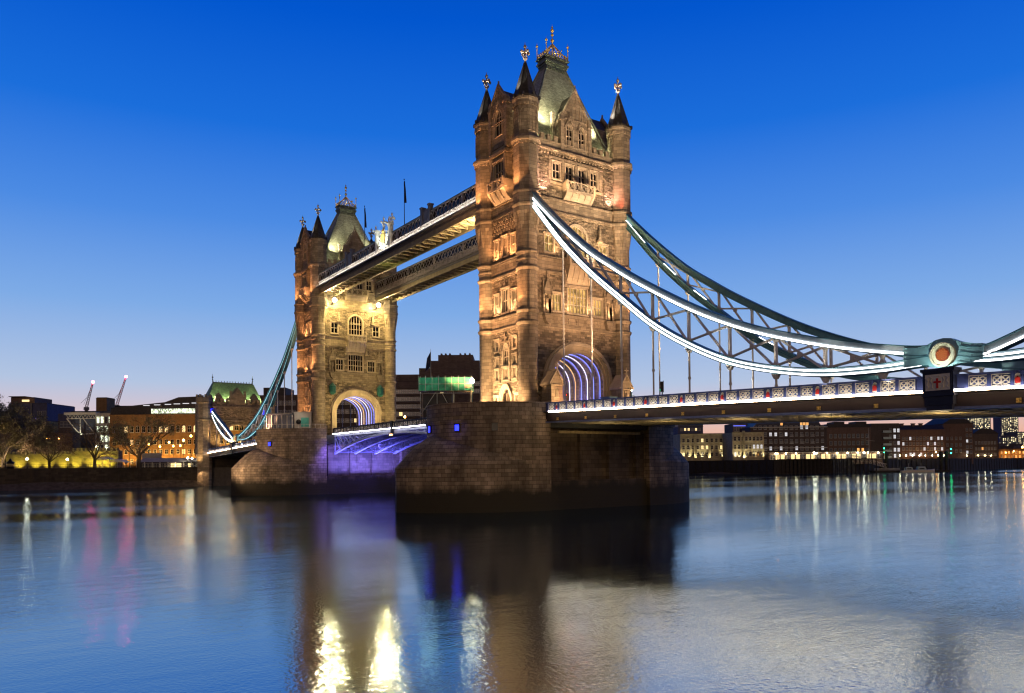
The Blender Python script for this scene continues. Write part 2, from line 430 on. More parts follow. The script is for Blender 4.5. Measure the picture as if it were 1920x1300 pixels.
def finial(par, x, y, z, k=1, mat='trim'):
    f = MB(); c = (x, y, z)
    f.lathe([(.2*k, 0), (.24*k, .1*k), (.14*k, .25*k), (.13*k, .5*k), (.32*k, .62*k), (.32*k, .75*k), (.12*k, .9*k), (.12*k, 2.2*k), (.24*k, 2.35*k), (.2*k, 2.6*k), (.05*k, 2.75*k), (.04*k, 3.05*k)], c, 8)
    for dx, dy in ((1, 0), (-1, 0), (0, 1), (0, -1)):
        f.bar((x, y, z+1.6*k), (x+dx*.62*k, y+dy*.62*k, z+1.6*k), .22*k, .26*k)
        f.lathe([(.02, -.3*k), (.2*k, -.14*k), (.2*k, .14*k), (.02, .3*k)], (x+dx*.6*k, y+dy*.6*k, z+1.6*k), 6)
        f.lathe([(.02, -.16*k), (.15*k, 0), (.02, .16*k)], (x+dx*.34*k, y+dy*.34*k, z+.95*k), 6)
    f.build('finial', M[mat], par)
def balcony(root, fm, c, hw, z0, z1, zc, dep):
    b = MB()
    b.fbox(fm, c-hw, c+hw, z0-.25, z0, -.02, dep)
    b.fbox(fm, c-hw-.08, c+hw+.08, z1, z1+.16, dep-.28, dep+.06)
    b.fbox(fm, c-hw, c+hw, z0, z0+.2, dep-.2, dep)
    n = max(2, round(hw*2/1.3))
    for k in range(n+1):
        a = c-hw+.15+(2*hw-.3)*k/n; b.fbox(fm, a-.17, a+.17, z0, z1+.3, dep-.3, dep+.04)
    for k in range(n):
        a0 = c-hw+.15+(2*hw-.3)*k/n; a1 = c-hw+.15+(2*hw-.3)*(k+1)/n
        for q in range(2):
            m0 = a0+(a1-a0)*q/2; m1 = a0+(a1-a0)*(q+1)/2
            for u, v in (((m0, z0+.2), (m1, z1)), ((m0, z1), (m1, z0+.2))):
                b.bar(fm(u[0], u[1], dep-.12), fm(v[0], v[1], dep-.12), .1, .1, fm(0, 0, 1)[:2]+(0,))
    for s_ in (c-hw, c+hw): b.fbox(fm, s_-.1, s_+.1, z0, z1, 0, dep)
    nb = max(3, round(hw*2/1.0))
    for k in range(nb):
        a = c-hw+.25+(2*hw-.5)*k/(nb-1); prof = []
        for q in range(8):
            t = q/7; prof.append((dep*(1-t)**.7*.97, z0-.25-(z0-.25-zc)*t))
        vs = [fm(a-.22, z, o) for o, z in prof]+[fm(a+.22, z, o) for o, z in prof]+[fm(a-.22, z, -.05) for o, z in prof]+[fm(a+.22, z, -.05) for o, z in prof]
        fs = []
        for i in range(7): fs += [(i, i+1, 9+i, 8+i), (16+i, 17+i, i+1, i), (8+i, 9+i, 25+i, 24+i)]
        b.add(vs, fs)
    prof = [(dep*(1-q/7)**.7*.8, z0-.25-(z0-.25-zc)*q/7) for q in range(8)]
    vs = [fm(c-hw+.1, z, o) for o, z in prof]+[fm(c+hw-.1, z, o) for o, z in prof]
    b.add(vs, [(i, i+1, 9+i, 8+i) for i in range(7)])
    b.build('balcony', M['trim'], root)
def gable(root, fm, hw, off, zb, zs, za, wins, pane, depth):
    g = MB(); holes = []
    go = tag(bpy.data.objects.new('gable', None), None); 
    out = [(-hw, zb), (hw, zb), (hw, zs), (0, za), (-hw, zs)]
    b = MB(); par = bpy.data.objects.new('gable', bpy.data.meshes.new('tmp')); COL.objects.link(par); par.parent = root
    for c, w, z0, z1 in wins: holes.append(window(par, fm, c, w, z0, z1, 2, (.45,), 'point', off, pane, .14, .12))
    b.wall(fm, out, holes, off, .34)
    b.fbox(fm, -hw, -hw+.3, zb, zs, off-depth, off-.02); b.fbox(fm, hw-.3, hw, zb, zs, off-depth, off-.02)
    for sg in (1, -1):      # raking coping and pinnacled shoulders
        b.prism(fm, [(sg*(hw+.2), zs-.1), (sg*(hw+.2), zs+.3), (0, za+.55), (0, za+.1)][::sg], off-.35, off+.16)
        b.fbox(fm, sg*hw-.3, sg*hw+.3, zb, zs+.5, off-.5, off+.22)
        b.prism(fm, [(sg*hw-.36, zs+.5), (sg*hw+.36, zs+.5), (sg*hw, zs+1.0)], off-.4, off+.2)
        b.fbox(fm, sg*(hw+.05)-.42, sg*(hw+.05)+.42, zs-.35, zs-.1, off-.6, off+.3)
        if hw > 2.5:
            b.fbox(fm, sg*(hw+.75)-.22, sg*(hw+.75)+.22, zb, zs+.9, off-1.5, off-1.05)
            b.fbox(fm, sg*(hw+.75)-.3, sg*(hw+.75)+.3, zs+.9, zs+1.15, off-1.6, off-.95)
            b.bar(fm(sg*(hw+.75), zs-1.4, off-1.2), fm(sg*hw, zs-.3, off-1.2), .3, .3)
    for c, z, r in ((0, zs+(za-zs)*.55, .42), (-hw*.5, zs+.1, .32), (hw*.5, zs+.1, .32)):
        b.fbox(fm, c-.1, c+.1, z-r, z+r, off, off+.1); b.fbox(fm, c-r*.7, c+r*.7, z-.08, z+.14, off, off+.1)
    for z in (zb+.5, zs-2.6 if hw < 2.5 else 47.0): b.fbox(fm, -hw+.3, hw-.3, z, z+.14, off, off+.12)
    n = 5 if hw > 2.5 else 3
    for i in range(n):      # blind arcade in the gable head
        a = (i-(n-1)/2)*hw*.3; zt_ = zs+(za-zs)*(1-abs(a)/hw)-.55
        if zt_-zs > .5: b.fbox(fm, a-.06, a+.06, zs+.25, zt_, off, off+.13)
    b.fbox(fm, -hw*.8, hw*.8, zs+.15, zs+.28, off, off+.15)
    for c, w, z0, z1 in wins:      # ogee canopies
        b.ring(fm, [(c-w*.85, z1-.7), (c, z1+1.25), (c+w*.85, z1-.7)], [(c-w*.66, z1-.7), (c, z1+.8), (c+w*.66, z1-.7)], off, off+.17, 0, False)
        b.fbox(fm, c-.07, c+.07, z1+1.0, z1+1.7, off, off+.14)
    b.bar(fm(0, za+.2, off-.1), fm(0, za+1.0, off-.1), .2, .2)
    # finish mesh on the parent object
    me = bpy.data.meshes.new('gable'); me.from_pydata(b.v, [], b.f); me.materials.append(M['ashlar']); par.data = me
    r = MB()
    r.prism(fm, [(-hw+.05, zs-.1), (hw-.05, zs-.1), (0, za-.15)], off-depth, off-.36)
    r.build('dormer_roof', M['spire'], par)
    bpy.data.objects.remove(go)
def make_tower(root, lit):
    P = lambda k: lit.get(k, 'glassdark')
    WL = MB(); RK = MB()
    lev = [(7.0, 20.2), (21.9, 28.0), (30.2, 37.0), (38.8, 46.1)]
    H = {k: {0: [], 1: [], 2: [], 3: []} for k in 'SWNE'}
    FM = {'S': fS, 'W': fW, 'N': fN, 'E': fE}; HW = {'S': HY-1.0, 'N': HY-1.0, 'W': HX-1.0, 'E': HX-1.0}
    por = arch(4.85, 12.5, 3.95, 7.0)
    for k in 'SN': H[k][0].append(por)
    # long faces
    for k in 'SN':
        fm = FM[k]; A = H[k]
        if k == 'S' or True:
            A[1].append(window(root, fm, -4.0, 1.75, 22.45, 24.9, 3, (.5,), 'rect', 0, P('S1')))
            A[1].append(window(root, fm, 0, 3.6, 22.4, 26.2, 6, (.33, .66), 'rect', 0, P('S1')))
            A[1].append(window(root, fm, 4.0, 1.75, 22.45, 24.9, 3, (.5,), 'rect', 0, P('S1')))
            A[2].append(window(root, fm, -5.25, 1.6, 31.0, 33.4, 2, (.5,), 'rect', 0, P('S2')))
            A[2].append(window(root, fm, 0, 3.4, 31.0, 35.5, 5, (.28, .55), 'round', 0, P('S2'), .35, .2))
            A[2].append(window(root, fm, 5.25, 1.6, 31.0, 33.4, 2, (.5,), 'rect', 0, P('S2')))
            for i, c in enumerate((-3.75, -1.3, 1.15, 3.5)):
                A[3].append(window(root, fm, c, 1.35, 42.0, 44.3, 2, (.5,), 'rect', 0, P('S3')))
    # short faces (west is the one toward the camera)
    for k in 'WE':
        fm = FM[k]; A = H[k]
        for sg in (-1, 1):
            A[0].append(window(root, fm, sg*2.3, .8, 17.1, 18.5, 2, (.5,), 'rect', 0, P('W0'), .25))
            A[0].append(window(root, fm, sg*2.3, .75, 14.65, 15.9, 2, (), 'rect', 0, P('W0')))
            A[0].append(window(root, fm, sg*2.3, .75, 12.65, 14.1, 2, (), 'rect', 0, P('W0')))
            A[0].append(window(root, fm, sg*2.75, .7, 9.2, 10.1, 1, (), 'rect', 0, P('W0'), .2, .1, False))
            A[1].append(window(root, fm, sg*2.25, .95, 22.6, 25.4, 2, (.5,), 'rect', 0, P('W1')))
            A[2].append(window(root, fm, sg*2.2, .95, 31.0, 33.6, 2, (.5,), 'rect', 0, P('W2')))
        A[0].append(window(root, fm, 0, 1.4, 14.75, 17.7, 2, (.4,), 'point', 0, P('W0'), .28))
        A[0].append(window(root, fm, 0, 1.4, 12.6, 14.2, 3, (), 'rect', 0, P('W0')))
        A[1].append(window(root, fm, 0, 1.75, 22.6, 26.0, 3, (.5,), 'rect', 0, P('W1')))
        A[2].append(window(root, fm, 0, 1.1, 31.0, 33.8, 2, (.5,), 'rect', 0, P('W2')))
        do = outline(0, 2.1, 7.0, 11.2, 'point'); A[0].append(do)
        d = MB(); d.prism(fm, do, -.6, -.5); dd = d.build('door', M['door'], root)
        t = MB()
        for q, o_ in ((.75, .1), (.5, .2), (.25, .32)):
            t.ring(fm, grow(do, 0, 2.1, 7.0, 11.2, q), grow(do, 0, 2.1, 7.0, 11.2, q-.25), -.02, .42-o_)
        for a in (-.5, 0, .5): t.fbox(fm, a-.05, a+.05, 8.9, 10.6, -.5, -.4)
        t.fbox(fm, -1.05, 1.05, 8.8, 8.95, -.5, -.38)
        t.build('doorcase', M['trim'], dd)
    for k in 'SWNE':
        fm = FM[k]; hw = HW[k]
        for i, (z0, z1) in enumerate(lev):
            (RK if i < 4 else WL).wall(fm, [(-hw, z0), (hw, z0), (hw, z1), (-hw, z1)], H[k][i], 0, .36, 0)
        for z0, z1, o in ((20.2, 21.9, .06), (28.0, 30.2, .06), (37.0, 38.8, .08), (46.1, 47.2, .1)):
            WL.fbox(fm, -hw, hw, z0, z1, -.4, o)
        for z, o in ((20.1, .3), (21.8, .32), (28.0, .3), (30.1, .3), (36.9, .34), (38.75, .3), (46.0, .45)):
            WL.fbox(fm, -hw, hw, z-.1, z+.14, -.1, o); WL.fbox(fm, -hw, hw, z-.32, z-.1, -.1, o*.55)
        n = int(hw*2/.55)
        for j in range(n):     # corbels under the top belt
            a = -hw+.3+j*(2*hw-.6)/(n-1); WL.fbox(fm, a-.12, a+.12, 45.35, 45.7, 0, .3)
        n = int(hw*2/1.15)
        for j in range(n):     # merlons
            a = -hw+.45+j*(2*hw-.9)/(n-1)
            WL.fbox(fm, a-.33, a+.33, 47.2, 48.05, -.35, .1); WL.fbox(fm, a-.38, a+.38, 48.05, 48.17, -.4, .16)
        WL.fbox(fm, -hw, hw, 47.15, 47.3, -.42, .17)
    # roof deck behind parapets, plinth
    WL.box(-FX+.1, FX-.1, -FY+.1, FY-.1, 45.9, 46.05)
    for k in 'WE':
        fm = FM[k]
        for r in range(4):      # checkered corbel table below the belt
            n = 9
            for j in range(n):
                a = -2.85+j*.68+(.34 if r % 2 else 0)
                if a < 3: WL.fbox(fm, a-.16, a+.16, 34.6+r*.52, 34.95+r*.52, 0, .12+.09*r)
        for a0, a1, z0, z1 in ((-3.05, -1.6, 12.2, 16.2), (1.6, 3.05, 12.2, 16.2), (-1.15, 1.15, 12.2, 18.2)):
            WL.ring(fm, [(a0, z0), (a1, z0), (a1, z1), (a0, z1)], [(a0+.22, z0+.22), (a1-.22, z0+.22), (a1-.22, z1-.22), (a0+.22, z1-.22)], 0, .14)
        WL.fbox(fm, -3.2, 3.2, 12.0, 12.2, 0, .2)
        WL.bar(fm(0, 18.1, .12), fm(0, 19.4, .12), .2, .2); WL.fbox(fm, -.3, .3, 18.8, 19.0, .02, .25)
        for sg in (-1, 1): WL.bar(fm(sg*1.15, 26.1, .1), fm(sg*1.15, 27.3, .1), .16, .16)
        WL.bar(fm(0, 26.2, .1), fm(0, 27.7, .1), .22, .22)
    for k in 'SN':
        fm = FM[k]
        for j in range(6): WL.ring(fm, [(-4.7+j*1.58, 20.5), (-3.2+j*1.58, 20.5), (-3.2+j*1.58, 21.6), (-4.7+j*1.58, 21.6)],
                                   [(-4.5+j*1.58, 20.65), (-3.4+j*1.58, 20.65), (-3.4+j*1.58, 21.45), (-4.5+j*1.58, 21.45)], .05, .2)
        for j in range(5):
            c = -3.8+1.9*j
            for u in range(4):
                t = PI/4+u*PI/2; WL.bar(fm(c, 21.05, .12), fm(c+.5*math.cos(t), 21.05+.4*math.sin(t), .12), .12, .12)
        for sg in (-1, 1):       # canopied niches with statues
            c = sg*5.9
            WL.prism(fm, [(c-.75, 21.5), (c+.75, 21.5), (c+.45, 20.6), (c, 20.2), (c-.45, 20.6)], 0, .75)
            WL.fbox(fm, c-.8, c+.8, 21.5, 21.7, 0, .85)
            for s2 in (-1, 1):
                WL.fbox(fm, c+s2*.68-.13, c+s2*.68+.13, 21.7, 25.4, 0, .55); WL.bar(fm(c+s2*.68, 25.4, .3), fm(c+s2*.68, 26.6, .3), .2, .2)
            po = outline(c, 1.1, 21.7, 25.0, 'point'); WL.ring(fm, grow(po, c, 1.1, 21.7, 25, .14), po, 0, .5)
            WL.prism(fm, [(c-.85, 24.6), (c+.85, 24.6), (c, 27.0)], .1, .55); WL.bar(fm(c, 26.6, .35), fm(c, 28.0, .35), .18, .18)
            WL.lathe([(.3, 0), (.34, .5), (.24, 1.3), (.34, 1.7), (.12, 2.05), (.2, 2.25), (.02, 2.5)], fm(c, 21.7, .2), 8)
            WL.lathe([(.32, 0), (.36, .5), (.2, 1.3), (.32, 1.7), (.1, 2.05), (.18, 2.25), (.02, 2.5)], fm(sg*2.6, 26.3, .4), 8)
            WL.fbox(fm, sg*2.6-.4, sg*2.6+.4, 26.0, 26.3, 0, .7)
            WL.lathe([(.3, 0), (.34, .5), (.2, 1.0), (.3, 1.4), (.1, 1.7), (.17, 1.9), (.02, 2.1)], fm(sg*4.3, 34.0, .35), 8)
            WL.fbox(fm, sg*4.3-.5, sg*4.3+.5, 33.7, 34.0, 0, .6)
            for z in [39.2+.62*q for q in range(11)]:       # rusticated quoins beside the top windows
                for a, w_ in ((sg*6.9, .5), (sg*5.85, .42), (sg*6.4, .4)):
                    WL_rock.setdefault((k, sg), MB()).fbox(fm, a-w_*random.uniform(.7, 1), a+w_*random.uniform(.7, 1), z, z+random.uniform(.4, .55), 0, random.uniform(.06, .16))
        WL.fbox(fm, -5.2, 5.2, 44.75, 45.1, 0, .22)
        for a in (-5.0, -2.52, -.07, 2.33, 4.7): WL.fbox(fm, a-.22, a+.22, 41.2, 44.9, 0, .16)
        WL.fbox(fm, -5.2, 5.2, 41.0, 41.4, 0, .25)
        for j in range(20): WL.fbox(fm, -4.9+j*.5, -4.9+j*.5+.25, 17.95-.012*(j-9.8)**2*2.2+.25, 18.2-.012*(j-9.8)**2*2.2+.25, 0, .1)
    WL.build('dressings', M['ashlar'], root); RK.build('wall', M['rock'], root)
    for k in 'SN':
        fm = FM[k]
        balcony(root, fm, 0, 2.3, 29.35, 30.45, 26.6, 1.25)
        balcony(root, fm, .1, 2.7, 40.3, 41.5, 38.95, 1.1)
        gable(root, fm, 2.65, .02, 46.1, 51.2, 55.8, [(-1.18, 1.25, 47.4, 50.6), (1.18, 1.25, 47.4, 50.6)], P('SG'), 4.2)
        a = MB()
        for q, o_ in ((1.35, -.2), (.9, .05), (.45, .3)):
            a.ring(fm, arch(4.85+q, 12.5, 3.95+q*1.05, 7.0), arch(4.85+q-.45, 12.5, 3.95+(q-.45)*1.05, 7.0), -.03, .5-o_, 0, False)
        a.ring(fm, arch(6.5, 12.5, 5.6, 12.3), arch(6.2, 12.5, 5.3, 12.3), -.03, .34, 0, False)
        a.build('portal_arch', M['trim'], root)
    for k in 'WE':
        fm = FM[k]
        by = MB(); ho = [window(root, fm, 0, 2.3, 41.9, 44.7, 3, (.5,), 'rect', 1.0, P('W3'))]
        by.wall(fm, [(-2.05, 41.2), (2.05, 41.2), (2.05, 46.1), (-2.05, 46.1)], ho, 1.0, .34)
        for sg in (-1, 1): by.fbox(fm, sg*1.95-.1, sg*1.95+.1, 41.2, 46.1, -.1, .97); by.fbox(fm, sg*1.75-.2, sg*1.75+.2, 41.2, 45.7, .9, 1.25)
        by.fbox(fm, -2.25, 2.25, 45.7, 46.1, -.1, 1.4); by.fbox(fm, -2.05, 2.05, 46.1, 46.4, -.1, 1.15)
        by.build('bay', M['ashlar'], root)
        balcony(root, fm, 0, 2.15, 40.6, 41.7, 38.7, 1.75)
        gable(root, fm, 2.1, 1.0, 46.4, 53.2, 55.9, [(0, 1.9, 48.7, 52.6)], P('WG'), 4.6)
    for sx_ in (-1, 1):
        for sy in (-1, 1): turret(root, sx_*HX, sy*HY)
    # portal passage: barrel with lit ribs
    v = MB()
    for i in range(28):
        t0, t1 = PI*i/28, PI*(i+1)/28; q = lambda t, x: (x, 5.25*math.cos(t), 12.5+4.35*math.sin(t))
        v.add([q(t0, -FX+.36), q(t1, -FX+.36), q(t1, FX-.36), q(t0, FX-.36)], [(0, 1, 2, 3)])
    for sg in (-1, 1): v.box(-FX+.36, FX-.36, min(sg*5.25, sg*5.5), max(sg*5.25, sg*5.5), 6.9, 12.5)
    for sg in (-1, 1):
        for j in range(7): v.box(-4.6+j*1.5, -4.0+j*1.5, min(sg*5.1, sg*5.25), max(sg*5.1, sg*5.25), 6.95, 10.0)
    v.build('portal_vault', M['ashlar'], root)
    for j in range(7):
        x = -4.45+j*1.48; r = MB()
        r.ring(lambda a, z, o: (x+o, a, z), arch(5.2, 12.5, 4.3, 7.0), arch(4.86, 12.5, 3.96, 7.0), -.14, .14, 0, False)
        rr = r.build('portal_rib', M['ribpaint'], root)
        g = MB()
        g.ring(lambda a, z, o: (x+o, a, z), arch(5.06, 12.5, 4.16, 9.5), arch(4.95, 12.5, 4.05, 9.5), .142, .17, 0, False)
        g.build('rib_light', M['led_warm' if j in (2,) else 'led_white' if j % 3 == 1 else 'led_violet'], rr)
    # steep roof with cresting
    r = MB()
    a0, b0, a1, b1 = 4.35, 7.9, .95, 1.85
    prof = [(0, 46.9), (.06, 48.1), (1, 61.3)]
    for i in range(2):
        t, z = prof[i]; t2, z2 = prof[i+1]
        A, B = a0+(a1-a0)*t, b0+(b1-b0)*t; A2, B2 = a0+(a1-a0)*t2, b0+(b1-b0)*t2
        vs = [(-A,-B,z),(A,-B,z),(A,B,z),(-A,B,z),(-A2,-B2,z2),(A2,-B2,z2),(A2,B2,z2),(-A2,B2,z2)]
        r.add(vs, [(0,1,5,4),(1,2,6,5),(2,3,7,6),(3,0,4,7)])
    ro = r.build('roof', M['slate'], root)
    c = MB()
    for A, B, z0, z1 in ((1.05, 1.95, 61.2, 61.5), (1.14, 2.04, 61.5, 61.85), (1.3, 2.2, 61.85, 62.2), (1.15, 2.05, 62.2, 62.7), (1.38, 2.28, 62.7, 62.9)):
        c.box(-A, A, -B, B, z0, z1)
    for sx_ in (-1, 1):
        for j in range(11): c.box(sx_*1.05-.1, sx_*1.05+.1, -1.85+j*.36-.09, -1.85+j*.36+.09, 60.75, 61.2)
    for sy in (-1, 1):
        for j in range(6): c.box(-.9+j*.36-.09, -.9+j*.36+.09, sy*1.95-.1, sy*1.95+.1, 60.75, 61.2)
    for sx_ in (-1, 1):
        for sy in (-1, 1): c.bar((sx_*4.3, sy*7.8, 48.2), (sx_*.97, sy*1.87, 61.3), .18, .18)
    c.build('roof_platform', M['lead'], ro)
    g = MB()
    for sx_ in (-1, 1):
        for sy in (-1, 1):
            x, y = sx_*1.2, sy*2.1
            g.tube((x, y, 62.9), (x, y, 65.0), .08, .06, 6); g.ball((x, y, 65.1), .2, 8); g.ball((x, y, 64.6), .13, 6); g.tube((x, y, 65.2), (x, y, 65.7), .05, .01, 6)
            for q in range(6):
                t0, t1 = q/6, (q+1)/6; h = lambda t: (x*(1-t), y*(1-t), 63.2+2.4*t**1.6+.3*math.sin(t*PI))
                g.bar(h(t0), h(t1), .14, .14)
            g.ball(h(.5), .14, 6)
    for y in (-2.1, 2.1):
        for k in range(5): g.bar((-1.2+k*.48, y, 62.9), (-.72+k*.48, y, 63.7), .08, .08); g.bar((-1.2+k*.48, y, 63.7), (-.72+k*.48, y, 62.9), .08, .08)
    for x in (-1.2, 1.2):
        for k in range(8): g.bar((x, -2.1+k*.525, 62.9), (x, -1.575+k*.525, 63.7), .08, .08); g.bar((x, -2.1+k*.525, 63.7), (x, -1.575+k*.525, 62.9), .08, .08)
    for y in (-1.05, 1.05):
        for x in (-1.2, 1.2): g.bar((x, y, 63), (0, 0, 65.5), .1, .1); g.ball((x*.9, y*.9, 64.3), .12, 6)
    g.tube((0, 0, 62.9), (0, 0, 67.2), .1, .07, 8)
    for z, q in ((66.1, .3), (67.0, .24), (67.7, .3), (68.2, .16)): g.ball((0, 0, z), q, 8)
    g.tube((0, 0, 67.2), (0, 0, 68.7), .08, .02, 6)
    g.build('cresting', M['gilt'], ro)
WL_rock = {}
M['door'] = plain('oak_door', (.05, .03, .02), .6)
M['ribpaint'] = plain('rib_paint', (.35, .35, .45), .5)
M['led_violet'] = glow('violet_led', (.22, .27, 1), 2.0)
M['led_white'] = glow('white_led', (.8, .75, 1), 2.2)
M['led_warm'] = glow('amber_led', (1, .6, .2), 1.5)
tower0 = thing('bridge_tower', 'nearer and taller looking stone gothic tower with steep roof, chains at its side', 'bridge tower', (0, 0, 0), 0, 'bridge towers')
make_tower(tower0, {'S1': 'glasslit', 'S2': 'glasslit', 'W2': 'glassdark'})
for q in WL_rock.values(): q.build('quoin_strip', M['rock'], tower0)
tower1 = copy_tree(tower0); tower1.location = (-SPAN, 0, 0)
tower1['label'] = 'farther stone gothic tower with yellow lit front, left end of the walkways'
for ch in tower1.children:
    if ch.name.startswith('window'):
        for p_ in ch.children:
            if p_.data.materials[0] == M['glasslit']:
                p_.material_slots[0].link = 'OBJECT'; p_.material_slots[0].material = M['glassdark']
# ------------------------------------------------------------------ ironwork materials
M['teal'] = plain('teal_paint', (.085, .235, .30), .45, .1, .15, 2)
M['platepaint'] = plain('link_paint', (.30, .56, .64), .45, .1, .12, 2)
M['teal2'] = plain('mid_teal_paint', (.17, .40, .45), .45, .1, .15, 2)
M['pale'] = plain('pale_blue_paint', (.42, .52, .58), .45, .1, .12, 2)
M['white'] = plain('white_paint', (.75, .72, .66), .5, 0, .12, 2)
M['navy'] = plain('blue_paint', (.085, .11, .25), .45, .1, .15, 2)
M['darkblue'] = plain('dark_blue_paint', (.03, .035, .06), .5, .1, .2, 1)
M['fasciapaint'] = plain('fascia_paint', (.022, .015, .016), .5, .1, .25, 1)
M['cream'] = plain('cream_paint', (.85, .78, .58), .5, 0, .08, 3)
M['red'] = plain('red_paint', (.6, .035, .02), .45, 0, .08)
M['brownsteel'] = plain('buff_steel', (.30, .25, .15), .6, .1, .25, 1.2)
M['grey'] = plain('grey_paint', (.12, .115, .13), .5, .1, .2, 1)
M['strip'] = glow('white_led_strip', (1, .95, .92), 5)
M['strip2'] = glow('deck_led_strip', (.95, .87, .92), 18); M['strip4'] = glow('deck_led_lower', (1, .70, .42), 40)
M['strip3'] = glow('soft_teal_led', (.45, .9, 1), 1.6)
M['boss'] = glow('red_lamp_glass', (1, .10, .03), .10)
M['bulb'] = glow('amber_bulb', (1, .42, .1), 1.6)
def sweep(b, pts, sec, y, m=0):
    """sec: closed loop of (y offset, normal offset); pts: (x, z) path"""
    n = len(pts); k = len(sec); vs = []
    for i, (x, z) in enumerate(pts):
        x0, z0 = pts[max(0, i-1)]; x1, z1 = pts[min(n-1, i+1)]
        tx, tz = x1-x0, z1-z0; L_ = math.hypot(tx, tz); nx, nz = -tz/L_, tx/L_
        if nz < 0: nx, nz = -nx, -nz
        for a, c in sec: vs.append((x+nx*c, y+a, z+nz*c))
    fs = [(i*k+j, i*k+(j+1) % k, (i+1)*k+(j+1) % k, (i+1)*k+j) for i in range(n-1) for j in range(k)]
    b.add(vs, fs, m); b.add(vs[:k], [tuple(range(k))], m); b.add(vs[-k:], [tuple(range(k))[::-1]], m)
def rect(y0, y1, c0, c1): return [(y0, c0), (y1, c0), (y1, c1), (y0, c1)]
def smooth(pts, n=5):
    out = []
    P = [pts[0]]+pts+[pts[-1]]
    for i in range(1, len(P)-2):
        for q in range(n):
            t = q/n; r = []
            for c in range(2):
                a, b, d, e = P[i-1][c], P[i][c], P[i+1][c], P[i+2][c]
                r.append(.5*(2*b+(d-a)*t+(2*a-5*b+4*d-e)*t*t+(3*b-a-3*d+e)*t**3))
            out.append(tuple(r))
    return out+[pts[-1]]
def lerp(pts, x):
    for (a, b), (c, d) in zip(pts, pts[1:]):
        if (a-x)*(c-x) <= 0 and a != c: return b+(d-b)*(x-a)/(c-a)
    return pts[-1][1]
UP = [(6.2, 38.75), (7.2, 37.7), (12.24, 33.0), (18.3, 27.9), (23.0, 24.7), (28, 21.55), (36.3, 16.95), (43.4, 13.8), (49.6, 11.75), (55.07, 10.3), (59.9, 9.3), (61.9, 9.05)]
LO = [(6.2, 37.6), (7.2, 36.6), (13.36, 29.9), (19.11, 24.65), (24.64, 20.35), (30.03, 16.3), (35.57, 13.1), (41.21, 10.6), (46.85, 9.1), (52.26, 8.25), (57.78, 8.05), (60.4, 8.15), (61.9, 8.2)]
HG = [13.36, 19.11, 24.64, 30.03, 35.57, 41.21, 46.85, 52.26, 57.78]
SU = [(64.3, 8.75), (66, 8.5), (68.0, 9.1), (70.5, 10.1), (76, 12.3), (82, 14.6), (88, 16.9), (93, 19.0)]
SL = [(64.3, 8.3), (66, 8.0), (68.5, 7.95), (71, 8.2), (76, 9.4), (82, 11.6), (88, 14.6), (93, 18.0)]
SH = [71, 76.5, 82, 87.5]
def dz(x): return 7.1-(x-12)*.029
